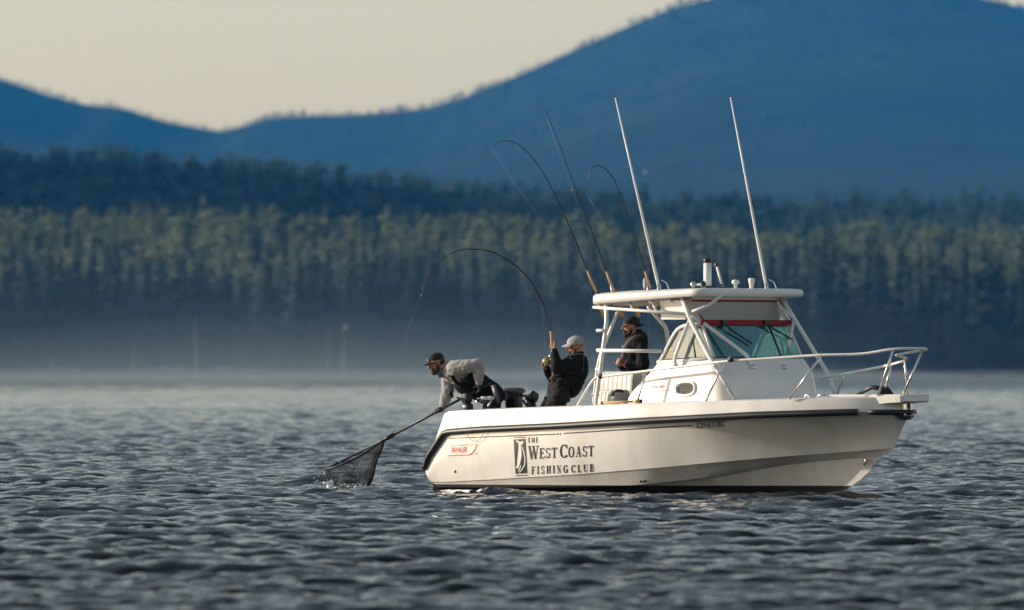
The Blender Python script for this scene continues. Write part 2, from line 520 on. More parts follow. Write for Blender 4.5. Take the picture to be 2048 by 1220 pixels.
def conifer_proto(layers, branches, seed, width=.2, ragged=.35, bare=.1, droop=.35, full=0.0):
    """unit-height conifer: a thin trunk and whorls of drooping branch blades"""
    r = random.Random(seed)
    vs, fs = [], []
    for k in range(5):
        an = k * 1.2566
        vs.append((.012 * math.cos(an), .012 * math.sin(an), 0))
    vs.append((0, 0, .97))
    fs += [(k, (k + 1) % 5, 5) for k in range(5)]
    for l in range(layers):
        t = bare + (1 - bare) * (l + r.random() * .6) / layers
        rad = width * (1 - t) ** .75 * (1 - .45 * max(0, (.3 - t)) / .3) * (1 - ragged / 2 + ragged * r.random()) + .010
        rad = rad * (1 - full) + full * (width * 1.15 * math.sin(math.pi * (t * .88 + .10)) ** .7 * (1 - ragged / 2 + ragged * r.random()) + .01)
        a0 = r.random() * 6.28
        for b in range(branches):
            an = a0 + 6.283 * (b + r.uniform(-.35, .35)) / branches
            rr = rad * r.uniform(1 - ragged, 1.1)
            wd = rr * r.uniform(.35, .6)
            dz = -rr * droop * r.uniform(.4, 1.5)
            ca, sa = math.cos(an), math.sin(an)
            n = len(vs)
            th = .018 + .02 * r.random()
            vs += [(0, 0, t + th), (ca * rr * .6 - sa * wd, sa * rr * .6 + ca * wd, t + dz * .55 - .006), (ca * rr, sa * rr, t + dz),
                   (ca * rr * .6 + sa * wd, sa * rr * .6 - ca * wd, t + dz * .55 - .006), (ca * rr * .5, sa * rr * .5, t + dz * .3 + .014)]
            fs += [(n, n + 1, n + 4), (n + 1, n + 2, n + 4), (n + 2, n + 3, n + 4), (n + 3, n, n + 4)]
    return np.array(vs), np.array([list(f) for f in fs])

def scatter(name, protos, pts, m, label, cat):
    """many conifers as one mass: pts rows are x, y, z, height, width factor, tint"""
    VV, FF, TT = [], [], []
    n = 0
    for row in pts:
        v, f = protos[rng.integers(len(protos))]
        an = rng.random() * 6.283
        ca, sa = math.cos(an), math.sin(an)
        h, wf = row[3], row[4]
        lean = rng.normal(0, .012, 2)
        q = np.empty_like(v)
        q[:, 0] = (v[:, 0] * ca - v[:, 1] * sa) * h * wf + v[:, 2] * h * lean[0] + row[0]
        q[:, 1] = (v[:, 0] * sa + v[:, 1] * ca) * h * wf + v[:, 2] * h * lean[1] + row[1]
        q[:, 2] = v[:, 2] * h + row[2]
        VV.append(q); FF.append(f + n); n += len(v)
        TT.append(np.full(len(v), row[5]) + rng.normal(0, .10, len(v)))
    V = np.concatenate(VV); F = np.concatenate(FF); T = np.clip(np.concatenate(TT), 0, 1)
    me = bpy.data.meshes.new(name)
    me.vertices.add(len(V)); me.vertices.foreach_set('co', V.astype(np.float32).ravel())
    me.loops.add(F.size); me.loops.foreach_set('vertex_index', F.ravel().astype(np.int32))
    me.polygons.add(len(F)); me.polygons.foreach_set('loop_start', (np.arange(len(F)) * 3).astype(np.int32))
    at = me.attributes.new('tint', 'FLOAT', 'POINT'); at.data.foreach_set('value', T.astype(np.float32))
    me.update(); me.validate()
    o = bpy.data.objects.new(name, me); COL.objects.link(o); me.materials.append(m)
    tag(o, label, cat, kind='stuff')
    return o

near_protos = [conifer_proto(15, 6, 20 + k, .15 + .02 * (k % 3), .5, .12 + .05 * (k % 3)) for k in range(6)]
mid_protos = [conifer_proto(7, 4, 40 + k, .19 + .02 * (k % 3), .5, .08, full=(k % 3) * .45) for k in range(9)]
far_protos = [conifer_proto(5, 4, 60 + k, .2, .4, .05) for k in range(5)]

def rows(n, ya, yb, hw, hfun, hlo, hhi, wlo, whi, tint=lambda x, y: .5, sy=1.0):
    out = []
    for _ in range(n):
        y = ya + (yb - ya) * rng.random() ** sy
        x = rng.uniform(-hw, hw) * y
        h = rng.uniform(hlo, hhi) * (1 + .25 * nz(x, y, .02, 5))
        out.append((x, y, hfun(x, y) - .4, h, rng.uniform(wlo, whi), min(1, max(0, tint(x, y) + rng.normal(0, .14)))))
    return out

shore = rows(900, 2390, 2530, .088, h_shore, 21, 35, .8, 1.5, lambda x, y: .45 + .5 * nz(x, y, .03, 1))
scatter('shore_forest', near_protos, shore, M['shaded_spruce'], 'dark shaded conifer forest along the far shoreline', 'forest')
band = rows(4200, 2535, 3020, .088, h_band, 6, 12, 1.3, 2.2, lambda x, y: .55 + .6 * nz(x, y, .016, 3))
scatter('sunlit_forest', mid_protos, band, M['lit_cedar'], 'sunlit yellow-green forest band above the dark shoreline trees', 'forest')
rdg = rows(3000, 3300, 4230, .088, h_ridge, 6, 11, 1.7, 2.9, lambda x, y: .5 + .5 * nz(x, y, .01, 4), .6)
scatter('ridge_forest', mid_protos, rdg, M['ridge'], 'dark blue-green forested ridge below the blue mountains', 'forest')
mtn = rows(2600, 7500, 11560, .088, h_mount, 6, 11, 2.2, 3.6, lambda x, y: .5, .28)
for k in range(1000):
    x = rng.uniform(-.09, .09) * 11500; y = 11500 + rng.uniform(-60, 30)
    mtn.append((x, y, h_mount(x, y) - .8, rng.uniform(4, 8.5) * (1 + .7 * nz(x, 0, .015, 8)), rng.uniform(2.6, 4.6), .3))
scatter('mountain_forest', far_protos, mtn, M['mount'], 'hazy blue forest covering the distant mountain up to its skyline', 'forest')

# beach strip with pale stones, bleached trunks and drift logs
def beach():
    vs, fs = [], []
    nx = 160
    for i in range(nx + 1):
        x = -270 + 540 * i / nx
        e = 3.2 * nz(x, 0, .03, 6)
        for j, (y, z) in enumerate(((2366 + e, -.4), (2374 + e, .25), (2382 + e, .9 + .5 * nz(x, 5, .08, 7)), (2392, 1.1))):
            vs.append((x, y, z))
    for i in range(nx):
        for j in range(3):
            a = i * 4 + j
            fs.append((a, a + 4, a + 5, a + 1))
    mb = MB(); mb.add(vs, fs)
    o = mb.build('beach', M['beach']); o['kind'] = 'structure'
beach()

def snag(px, ptop, Y, r, label):
    base = W(px, 0, Y); base.z = .9
    top = W(px + random.uniform(-3, 3), ptop, Y)
    root = empty('dead_tree', base)
    tag(root, label, 'dead tree', 'bleached dead trees on the shore')
    mb = MB()
    pts = [base + (top - base) * t + Vector((random.uniform(-.12, .12), 0, 0)) * (t > 0) for t in [k / 8 for k in range(9)]]
    mb.tube(pts, [r * (1.25 if k == 0 else 1 - .8 * k / 8) for k in range(9)], 8)
    mb.build('trunk', M['bark_pale'], root, base)
    for k in range(7):
        t = random.uniform(.35, .95); p = base + (top - base) * t
        an = random.uniform(0, 6.28); l = random.uniform(.6, 1.8) * (1.1 - t)
        mb = MB(); mb.tube([p, p + Vector((math.cos(an) * l * .5, math.sin(an) * l * .5, -.05 * l)), p + Vector((math.cos(an) * l, math.sin(an) * l, -.25 * l))], [r * .25, r * .16, .02], 5)
        mb.build('bare_branch', M['bark_pale'], root, base)
snag(392, 632, 2384, .62, 'tallest pale bare dead trunk standing at the misty far shore')
snag(688, 640, 2386, .55, 'pale bare dead trunk in the mist left of the bent rod')
snag(657, 662, 2390, .40, 'thin pale dead trunk close beside a taller one in the mist')
snag(266, 690, 2388, .36, 'short faint dead trunk near the left part of the shore')
snag(106, 712, 2385, .45, 'stubby pale stump at the far left of the shoreline')

def driftlog(px, Y, L, r, label, tilt):
    b = W(px, 0, Y); b.z = 1.1
    mb = MB()
    pts = [b + Vector((L * (t - .5), .4 * math.sin(t * 4), tilt * (t - .5) + .15 * math.sin(t * 9))) for t in [k / 7 for k in range(8)]]
    mb.tube(pts, [r * (1.2 - .6 * k / 7 + .1 * math.sin(k * 2.2)) for k in range(8)], 8)
    for t, s in ((.2, 1), (.75, -1)):
        p = b + Vector((L * (t - .5), 0, .1)); mb.tube([p, p + Vector((.5 * s, 0, .7)), p + Vector((.7 * s, .1, 1.2))], [r * .35, r * .25, .03], 6)
    o = mb.build('driftwood_log', M['bark_pale'], None, b); o.location = b
    tag(o, label, 'driftwood', 'drift logs on the far beach')
driftlog(345, 2373, 9, .55, 'pale drift log lying on the shore left of the tall dead trunk', .5)
driftlog(480, 2373, 14, .45, 'long pale drift log on the shore right of the tall dead trunk', -.3)
driftlog(135, 2374, 7, .5, 'short drift log on the shore below the far left stump', .2)

# unseen hills, added to keep the low sun off the shoreline trees and ridge
def side_hill(x0, x1, xc, y0, y1, h, n=40, m_=26):
    vs, fs = [], []
    for i in range(n + 1):
        for j in range(m_ + 1):
            x = x0 + (x1 - x0) * i / n; y = y0 + (y1 - y0) * j / m_
            a = max(0, 1 - ((x - xc) / (xc - x0 if x < xc else x1 - xc)) ** 2); b = max(0, 1 - (abs(y - (y0 + y1) / 2) / ((y1 - y0) / 2)) ** 4)
            vs.append((x, y, h * a ** .8 * b ** .7 * (1 + .06 * nz(x, y, .01, 9)) - .6))
    for i in range(n):
        for j in range(m_):
            a = i * (m_ + 1) + j
            fs.append((a, a + m_ + 1, a + m_ + 2, a + 1))
    mb = MB(); mb.add(vs, fs)
    o = mb.build('shade_hill', M['hill']); o['kind'] = 'structure'
side_hill(-1000, -330, -620, 2230, 2530, 215)
side_hill(-2600, -560, -1300, 3180, 4500, 460)

# ---------------------------------------------------------------- haze
def volume(name, density, color, aniso, absorb=(1, 1, 1)):
    m = bpy.data.materials.new(name); m.use_nodes = True
    nt = m.node_tree; N = nt.nodes
    N.remove(N['Principled BSDF'])
    v = N.new('ShaderNodeVolumePrincipled')
    v.inputs['Color'].default_value = (*color, 1)
    v.inputs['Density'].default_value = density
    v.inputs['Anisotropy'].default_value = aniso
    v.inputs['Absorption Color'].default_value = (*absorb, 1)
    nt.links.new(v.outputs[0], N['Material Output'].inputs['Volume'])
    m.cycles.homogeneous_volume = True if hasattr(m.cycles, 'homogeneous_volume') else None
    return m
mb = MB(); mb.box((0, 7000, 339), (15000, 15000, 682))
hz = mb.build('haze', volume('haze_air', 0.000040, (0.012, 0.33, 1.0), 0.0))
tag(hz, 'blue summer haze hanging over the water and the forested hills', 'haze', kind='stuff')
low_m = volume('water_mist_air', 0.000034, (.72, .88, 1.0), 0.1)
for k, (rx, rz_) in enumerate(((120, 1.6), (105, 3.2), (92, 5.2), (78, 8.0), (62, 12.0))):
    mb = MB(); mb.ell((-62 + 6 * k, 1690, -.3), (rx * 1.5, 690 - 12 * k, rz_), None, 48, 24)
    ms = mb.build('mist', low_m)
    tag(ms, 'thin pale mist lying on the far water below the forest', 'mist', kind='stuff')
mist_m = volume('mist_air', 0.000042, (.60, .82, 1.0), 0.2)
for k, f in enumerate((1.0, .84, .69, .55, .42, .3)):
    mb = MB(); mb.ell((-50 + 3 * k, 1950, -.5), (210 * f, 400 - 8 * k, 33 * f ** 1.6), None, 48, 24)
    ms = mb.build('mist', mist_m)
    tag(ms, 'low pale mist over the water in front of the shoreline trees', 'mist', kind='stuff')

# ---------------------------------------------------------------- the boat
boat = empty('fishing_boat', (BOAT_X, BOAT_Y, 0), -YAW)
tag(boat, 'white cabin fishing boat with black rub rail and club lettering on its side', 'boat')
CAM_L = to_boat(Vector((0, 0, CAMH)))

def part(mb, name, m, parent=None, **k):
    return mb.build(name, M[m], parent or boat, **k)

def pipe(pts, r, name, m='white_pipe', fillet=.08, parent=None, seg=10, smooth=False):
    pts = smooth_path(pts, 8) if smooth else (round_path(pts, fillet) if len(pts) > 2 else pts)
    return part(MB().tube(pts, r, seg), name, m, parent)

# lines of the starboard side, stern to bow: (forward, half-breadth, height)
U5 = 0.05
def line(tab, ts):
    tt = [r[0] for r in tab]
    return [np.array([np.interp(t, tt, [r[k] for r in tab]) for t in ts]) for k in (1, 2, 3)]
# first column is the station number shared by every line
TOP = [(0, -.10, 1.13, .29), (.35, .0, 1.15, .47), (1, .255, 1.17, .955), (1.15, .36, 1.175, .985), (2, 1.0, 1.19, 1.01), (3.5, 2.5, 1.21, 1.055), (4.8, 3.8, 1.19, 1.095), (5.8, 4.8, 1.09, 1.125),
       (6.6, 5.6, .93, 1.145), (7.2, 6.2, .73, 1.163), (7.7, 6.7, .49, 1.175), (8.0, 7.0, .28, 1.18), (8.2, 7.13, .12, 1.18), (8.3, 7.17, 0, 1.18)]
RAIL = [(0, -.09, 1.17, .25), (.35, .02, 1.185, .42), (1, .30, 1.2, .70), (1.15, .38, 1.205, .725), (2, 1.0, 1.24, .761), (3.5, 2.5, 1.26, .816), (4.8, 3.8, 1.24, .88), (5.8, 4.8, 1.14, .927),
        (6.6, 5.6, .98, .965), (7.2, 6.2, .78, .983), (7.7, 6.7, .53, 1.0), (8.0, 7.0, .32, 1.001), (8.2, 7.17, .14, .998), (8.3, 7.22, 0, .996)]
CRE = [(0, .0, 1.16, .085), (1, .3, 1.165, .088), (2, 1.0, 1.18, .121), (3.5, 2.5, 1.17, .196), (4.8, 3.8, 1.06, .287), (5.8, 4.8, .81, .376), (6.6, 5.6, .51, .449),
       (7.2, 6.2, .26, .496), (7.7, 6.6, .15, .525), (8.0, 6.83, .06, .545), (8.3, 6.97, 0, .56)]
CHI = [(0, .02, 1.12, .02), (1, .3, 1.12, .022), (2, 1.0, 1.12, .026), (3.5, 2.5, 1.06, .046), (4.8, 3.5, .93, .077), (5.8, 4.5, .69, .185), (6.6, 5.3, .425, .33),
       (7.2, 5.9, .215, .405), (7.7, 6.35, .095, .43), (8.0, 6.6, .035, .44), (8.3, 6.74, 0, .445)]
KEEL = [(0, .05, 0, -.42), (2, 1.0, 0, -.42), (4.8, 3.5, 0, -.40), (5.8, 4.5, 0, -.34), (6.6, 5.3, 0, -.22), (7.2, 5.9, 0, -.06), (7.7, 6.3, 0, .10), (8.0, 6.52, 0, .235), (8.3, 6.69, 0, .40)]
TS = sorted(set([k * .1 for k in range(84)] + [.35, 1.0, 1.15]))
top_, rail_, cre_, chi_, keel_ = [line(t, TS) for t in (TOP, RAIL, CRE, CHI, KEEL)]
def smooth_line(l, it=3):
    out = []
    for a in l:
        a = a.copy()
        for _ in range(it):
            b = a.copy(); b[13:-1] = (a[12:-2] + 2 * a[13:-1] + a[14:]) / 4; a = b
        out.append(a)
    return out
top_, rail_, cre_, chi_, keel_ = [smooth_line(l) for l in (top_, rail_, cre_, chi_, keel_)]
NT = len(TS)

def side_points(i):
    """section at one station from the top edge down to the keel, starboard"""
    g = lambda l: Vector((l[0][i], -l[1][i], l[2][i]))
    T, R, C, H, K = g(top_), g(rail_), g(cre_), g(chi_), g(keel_)
    f = min(1, max(0, (TS[i] - 4.5) / 3.2))
    pts = [T, T.lerp(R, .55) + Vector((0, -.018, .0)), R]
    for t in (.12, .25, .38, .5, .62, .75, .88):
        p = R.lerp(C, t)
        p.y += .11 * f * math.sin(math.pi * t) * min(1, -R.y / .6)      # hollow flare towards the bow
        p.y -= .022 * (1 - f) * math.sin(math.pi * t)
        if p.y > 0: p.y = 0
        pts.append(p)
    pts.append(C)
    n = Vector((0, .014, -.004)) * min(1, C.y / -.15)
    pts.append(C + n)                          # small step under the knuckle
    pts.append((C + n).lerp(H, .5) + Vector((0, .006, 0)) * min(1, C.y / -.15))
    pts.append(H)
    q = min(1, -H.y / .2)
    pts.append(H + Vector((0, .05 * q, -.012 * q)))
    pts += [(H + Vector((0, .05 * q, -.012 * q))).lerp(K, t) for t in (.2, .45, .75)]
    pts.append(K)
    return pts
SEC = [side_points(i) for i in range(NT)]
NS = len(SEC[0])

def hull_side(mb, sgn, a, b):
    vs = [Vector((p.x, p.y * sgn, p.z)) for s in SEC for p in s[a:b + 1]]
    w = b - a + 1
    fs = []
    for i in range(NT - 1):
        for j in range(w - 1):
            q = (i * w + j, i * w + j + 1, (i + 1) * w + j + 1, (i + 1) * w + j)
            fs.append(q if sgn > 0 else q[::-1])
    mb.add(vs, fs)

mb = MB()
for sg in (1, -1): hull_side(mb, sg, 0, NS - 1)
# transom face
s0 = SEC[0]
mb.add([p for p in s0] + [Vector((p.x, -p.y, p.z)) for p in s0], [tuple(list(range(NS)) + list(range(2 * NS - 1, NS - 1, -1)))], False)
hull = part(mb, 'hull', 'hull', merge=True)
# creases stay crisp
for e in hull.data.edges: e.use_edge_sharp = False
bm = bmesh.new(); bm.from_mesh(hull.data)
for e in bm.edges:
    if len(e.link_faces) == 2 and e.calc_face_angle(0) > math.radians(24): e.smooth = False
bm.to_mesh(hull.data); bm.free()
hull_bvh = BVHTree.FromObject(hull, bpy.context.evaluated_depsgraph_get())

# black bottom paint: skin of the hull below the boot line, a few millimetres proud
mb = MB()
bmh = bmesh.new(); bmh.from_mesh(hull.data)
bmesh.ops.bisect_plane(bmh, geom=bmh.verts[:] + bmh.edges[:] + bmh.faces[:], plane_co=(0, 0, .058), plane_no=(-.0045, 0, 1), clear_outer=True)
for v in bmh.verts: v.co += v.normal * .004
me = bpy.data.meshes.new('bottom_paint'); bmh.to_mesh(me); bmh.free()
o = bpy.data.objects.new('bottom_paint', me); COL.objects.link(o); o.parent = boat; me.materials.append(M['antifoul'])

# deck: gunwale strips along the cockpit, closed deck forward of it
mb = MB()
vs, fs = [], []
CK = 3.15
ring = []
for i in range(NT):
    t = SEC[i][0]
    inner = max(-t.y - .24, 0.0) if t.x < CK else 0
    ring.append((t, inner))
for sg in (1, -1):
    n0 = len(vs)
    for t, inner in ring:
        zc = .025 * (1 - inner / 1.2) if inner == 0 else .006
        vs += [Vector((t.x, t.y * sg, t.z)), Vector((t.x, (t.y + .04 if t.y < -.05 else t.y) * sg, t.z + .014 * min(1, -t.y * 8))), Vector((t.x, -inner * sg, t.z + zc * min(1, -t.y * 4) + .008))]
    for i in range(NT - 1):
        a = n0 + i * 3
        for j in range(2):
            q = (a + j, a + j + 3, a + j + 4, a + j + 1)
            fs.append(q if sg > 0 else q[::-1])
mb.add(vs, fs)
part(mb, 'deck', 'gel', merge=True)
# cockpit liner: inner walls, floor, transom wall
mb = MB()
FLOOR = .27
idx = [i for i in range(NT) if .25 <= SEC[i][0].x < CK]
for sg in (1, -1):
    vs = []
    for i in idx:
        t = SEC[i][0]; inn = -t.y - .24
        vs += [Vector((t.x, -inn * sg, t.z + .012)), Vector((t.x, -(inn + .02) * sg, FLOOR))]
    mb.add(vs, [(2 * k, 2 * k + 1, 2 * k + 3, 2 * k + 2) for k in range(len(idx) - 1)])
mb.build('cockpit_liner', M['gel'], boat)
mb = MB(); mb.box((1.72, 0, FLOOR - .02), (2.95, 1.96, .04)); part(mb, 'cockpit_floor', 'nonskid')
mb = MB(); mb.box((.30, 0, .56), (.10, 1.86, .62)); part(mb, 'transom_wall', 'gel')
mb = MB(); mb.box((3.2, 0, .70), (.06, 1.9, .84)); part(mb, 'cabin_bulkhead', 'gel')

# rub rail, starboard round the bow to port
def rail_path(sg):
    return [Vector((rail_[0][i], -(rail_[1][i] + .026) * sg, rail_[2][i])) for i in range(NT) if rail_[0][i] < 6.86]
for sg in (1, -1):
    p = rail_path(sg)
    mb = MB(); mb.tube(p, [.042 * (.8 if k < 2 else 1) for k in range(len(p))], 12)
    rr = part(mb, 'rub_rail', 'rubber')
    mb = MB(); mb.tube([q + Vector((0, -.036 * sg, 0)) for q in p[2:-1]], .010, 6)
    part(mb, 'rail_insert', 'grey', rr)
mb = MB()
bow = [Vector((rail_[0][i] + .012, -(rail_[1][i] + .012), rail_[2][i])) for i in range(NT) if rail_[0][i] >= 6.86]
bow = bow + [Vector((q.x, -q.y, q.z)) for q in bow[-2::-1]]
mb.tube(bow, .033, 10); part(mb, 'bow_fender', 'rubber')

# pulpit at the bow
mb = MB()
prof = [(6.35, 1.20), (7.33, 1.205)]
vs, fs = [], []
us = [6.25, 6.5, 6.7, 6.9, 7.1, 7.22, 7.30, 7.335]
hw = [.40, .37, .34, .31, .285, .27, .255, .225]
th = [.02, .06, .14, .13, .105, .10, .095, .085]
for u, w_, t_ in zip(us, hw, th):
    zt = 1.203 + .002 * u
    vs += [(u, -w_, zt - t_), (u, -w_ - .006, zt - .02), (u, -w_ + .015, zt), (u, w_ - .015, zt), (u, w_ + .006, zt - .02), (u, w_, zt - t_)]
for i in range(len(us) - 1):
    for j in range(6):
        a, b = i * 6 + j, i * 6 + (j + 1) % 6
        fs.append((a, b, b + 6, a + 6))
fs += [(5, 4, 3, 2, 1, 0), tuple(range((len(us) - 1) * 6, len(us) * 6))]
mb.add(vs, fs, False)
part(mb, 'bow_pulpit', 'gel', merge=True)
# anchor roller and chain under the pulpit, bow eye
mb = MB(); mb.box((7.16, -.05, 1.02), (.10, .03, .17)); mb.box((7.16, .05, 1.02), (.10, .03, .17)); mb.tube([(7.18, -.09, .97), (7.18, .09, .97)], .045, 12)
part(mb, 'anchor_roller', 'steel')
mb = MB(); mb.tube(smooth_path([(7.0, -.12, 1.06), (7.1, -.14, .98), (7.2, -.1, .93), (7.24, 0, .93)], 5), .022, 8); mb.box((6.98, -.1, 1.06), (.2, .1, .06))
part(mb, 'anchor_shackle', 'black')
mb = MB()
q = [Vector((6.52, -.05, .40)), Vector((6.56, -.09, .43)), Vector((6.58, -.10, .39)), Vector((6.54, -.08, .35))]
mb.tube(smooth_path(q + [q[0]], 5), .014, 8); part(mb, 'bow_eye', 'steel')
# anchor lying on the foredeck
mb = MB()
a0 = P(1712, 791, 0.0); a1 = P(1768, 777, 0.05)
mb.tube([a0, a0.lerp(a1, .55) + Vector((0, 0, .055)), a1], [.02, .03, .03], 8)
mb.add([a1 + Vector(q) for q in ((.02, -.16, -.07), (.07, 0, .03), (.02, .16, -.07), (-.2, 0, -.09), (0, 0, -.05))], [(0, 1, 4), (1, 2, 4), (2, 3, 4), (3, 0, 4), (0, 3, 2, 1)], False)
part(mb, 'anchor', 'black')

# cabin trunk
def trunk_outline(w_, uf, ua, rad, n=8):
    pts = []
    pts.append((ua, -w_))
    for k in range(1, 9): pts.append((ua + (uf - rad - ua) * k / 9, -w_ + .012 * k / 9 * 2))
    for k in range(n + 1):
        a = -math.pi / 2 + math.pi / 2 * k / n
        pts.append((uf - rad + rad * math.cos(a), -(w_ - .02 - rad) + rad * math.sin(a)))
    for k in range(1, 6):
        y = -(w_ - .02 - rad) * (1 - k / 3)
        pts.append((uf + .05 * (1 - (1 - k / 3) ** 2), y))
    half = pts
    m_ = [(u, -v) for u, v in half[:len(pts) - 6][::-1]]
    full = [p for p in half if p[1] <= 1e-6]
    full = full + [(u, -v) for u, v in full[::-1] if v < -1e-6]
    return full
base = trunk_outline(.93, 4.98, 3.28, .22)
mid = trunk_outline(.895, 4.93, 3.28, .22)
topo = trunk_outline(.845, 4.78, 3.30, .22)
def ztop(u):
    return float(np.interp(u, [3.28, 3.32, 3.66, 3.76, 4.3, 4.6, 4.8], [1.24, 1.27, 1.535, 1.625, 1.665, 1.675, 1.655]))
mb = MB()
n = len(base)
vs, fs = [], []
LV = [0, .15, .35, .55, .72, .86, .95, 1.0]
for i in range(n):
    zt = ztop(topo[i][0])
    zb = 1.06 + .018 * (base[i][0] - 3.28) / 1.7 - .02
    for t in LV:
        if t < .6: u, v = [base[i][k] + (mid[i][k] - base[i][k]) * t / .6 for k in (0, 1)]
        else: u, v = [mid[i][k] + (topo[i][k] - mid[i][k]) * ((t - .6) / .4) ** 1.3 for k in (0, 1)]
        vs.append((u, v, zb + (zt - zb) * t))
nl = len(LV)
for i in range(n - 1):
    for j in range(nl - 1):
        fs.append((i * nl + j, (i + 1) * nl + j, (i + 1) * nl + j + 1, i * nl + j + 1))
# roof between the two sides
for i in range(n // 2):
    a, b, c, d = i * nl + nl - 1, (i + 1) * nl + nl - 1, (n - 2 - i) * nl + nl - 1, (n - 1 - i) * nl + nl - 1
    if len({a, b, c, d}) == 4: fs.append((a, b, c, d))
    elif len({a, b, c, d}) == 3: fs.append(tuple(dict.fromkeys((a, b, c, d))))
mb.add(vs, fs)
cabin = part(mb, 'cabin', 'gel', merge=True)
bm = bmesh.new(); bm.from_mesh(cabin.data)
for e in bm.edges:
    if len(e.link_faces) == 2 and e.calc_face_angle(0) > math.radians(40): e.smooth = False
bm.to_mesh(cabin.data); bm.free()
cabin_bvh = BVHTree.FromObject(cabin, bpy.context.evaluated_depsgraph_get())

def cast(bvh, px, py, lift=.004):
    far = to_boat(W(px, py, 110))
    d = (far - CAM_L).normalized()
    h, nrm, _, _ = bvh.ray_cast(CAM_L, d)
    if h is None: return None
    if nrm.dot(d) > 0: nrm = -nrm
    return h + nrm * lift

# moulded coving where cabin meets deck
mb = MB(); mb.tube([Vector((u, v, 1.075 + .018 * (u - 3.28) / 1.7)) for u, v in base], .022, 6); part(mb, 'cabin_coving', 'gel')

# oval porthole
def oval(cx, cy, rx, ry, bvh, tilt=-.09, n=28, pw=2.6):
    out = []
    for k in range(n):
        a = 2 * math.pi * k / n
        x = rx * math.copysign(abs(math.cos(a)) ** (2 / pw), math.cos(a)); y = ry * math.copysign(abs(math.sin(a)) ** (2 / pw), math.sin(a))
        out.append(cast(bvh, cx + x, cy + y + tilt * x, .004))
    return out
po = oval(1371.5, 777.5, 19, 13.5, cabin_bvh)
mb = MB(); mb.tube(po + po[:1], .020, 8, cap=False); port = part(mb, 'porthole', 'white')
pi_ = oval(1373, 777.5, 15.5, 8.6, cabin_bvh)
mb = MB(); mb.add([p + Vector((0, -.006, 0)) for p in pi_], [tuple(range(len(pi_)))], False); part(mb, 'porthole_lens', 'lens', port)
mb = MB(); mb.tube([p + Vector((0, -.006, 0)) for p in pi_ + pi_[:1]], .009, 6, cap=False); part(mb, 'porthole_rim', 'rubber', port)

# windshield
WB, WT = 1.665, 2.085
u_b, u_t, ww = 4.66, 4.44, .80
A0 = [Vector((3.77, -ww - .03, 1.625)), Vector((u_b, -ww, WB + .005)), Vector((u_t, -ww + .02, WT)), Vector((4.20, -ww + .01, WT - .005)), Vector((4.03, -ww, WT - .055))]
def pane(pts, name, m):
    mb = MB(); mb.add(pts, [tuple(range(len(pts)))], False); return part(mb, name, m, wind)
wind = part(MB().tube([Vector((3.72, -ww - .03, 1.615)), Vector((u_b, -ww - .012, WB - .012))], .026, 8), 'windshield', 'gel')
for sg in (1, -1):
    q = [Vector((p.x, p.y * sg, p.z)) for p in A0]
    pane(q, 'side_pane', 'side_glass')
    mb = MB(); mb.tube(round_path([q[0], q[4], q[3], q[2]], .12), .030, 8); part(mb, 'window_frame', 'gel', wind)
    mb = MB(); mb.tube([q[2], q[1]], .022, 8); part(mb, 'windshield_pillar', 'gel', wind)
    ins = [q[0].lerp(q[2], .045), q[1].lerp(q[4], .04), q[2].lerp(q[0], .05), q[3].lerp(q[1], .05), q[4].lerp(q[1], .05)]
    ins = [p + Vector((0, -.008 * sg, 0)) for p in ins]
    mb = MB(); mb.tube(ins + ins[:1], .008, 6, cap=False); part(mb, 'window_seal', 'rubber', wind)
    m0 = Vector((4.36, (-ww - .012) * sg, 1.66)); m1 = Vector((4.30, (-ww + .005) * sg, 1.9))
    mb = MB(); mb.tube([m0, m1], .010, 6); part(mb, 'window_latch', 'rubber', wind)
    # added pale pleated panel whose white stands for reflections in the side window
    cl = []
    nn = 26
    for k in range(nn + 1):
        t = k / nn; x = 3.93 + .58 * t; y = (-ww + .07 + .02 * math.sin(k * 1.9)) * sg
        zt = WT - .07 if x > 4.08 else WT - .07 - (4.08 - x) * 1.5
        if x > 4.44: zt = WT - .07 - (x - 4.44) * 1.9
        cl += [(x, y, 1.68), (x, y + .005, zt)]
    if sg > 0:
        mb = MB(); mb.add(cl, [(2 * k, 2 * k + 2, 2 * k + 3, 2 * k + 1) for k in range(nn)]); part(mb, 'reflection_panel', 'matt_white', wind)
if True:
    nn = 8
    bows = lambda k: .045 * (1 - (2 * k / nn - 1) ** 2)
    bot = [Vector((u_b + bows(k), -ww + 2 * ww * k / nn, WB)) for k in range(nn + 1)]
    topw = [Vector((u_t + bows(k), -ww + .02 + 2 * (ww - .02) * k / nn, WT)) for k in range(nn + 1)]
    splits = ((0, 6), (6, 8))
    for a, b in splits:
        pts = bot[a:b + 1] + topw[a:b + 1][::-1]
        mb = MB(); L_ = b - a + 1
        mb.add(bot[a:b + 1] + topw[a:b + 1], [(k, k + 1, k + 1 + L_, k + L_) for k in range(L_ - 1)]); part(mb, 'front_pane', 'glass', wind)
    mb = MB(); mb.tube([p + Vector((.006, 0, .006)) for p in bot], .013, 8); part(mb, 'windshield_seal', 'rubber', wind)
    mb = MB(); mb.tube([p + Vector((.006, 0, -.004)) for p in topw], .012, 8); part(mb, 'windshield_seal', 'rubber', wind)
    mb = MB(); mb.tube([bot[6], topw[6]], .014, 8); part(mb, 'windshield_mullion', 'rubber', wind)
    for e_ in (0, -1):
        mb = MB(); mb.tube([bot[e_], topw[e_]], .013, 8); part(mb, 'windshield_seal', 'rubber', wind)
mb = MB(); mb.box((4.2, 0, 1.64), (.8, 1.5, .05)); part(mb, 'dashboard', 'grey')
mb = MB(); mb.box((3.95, -.35, 1.68), (.16, .5, .14)); part(mb, 'instrument_pod', 'black')
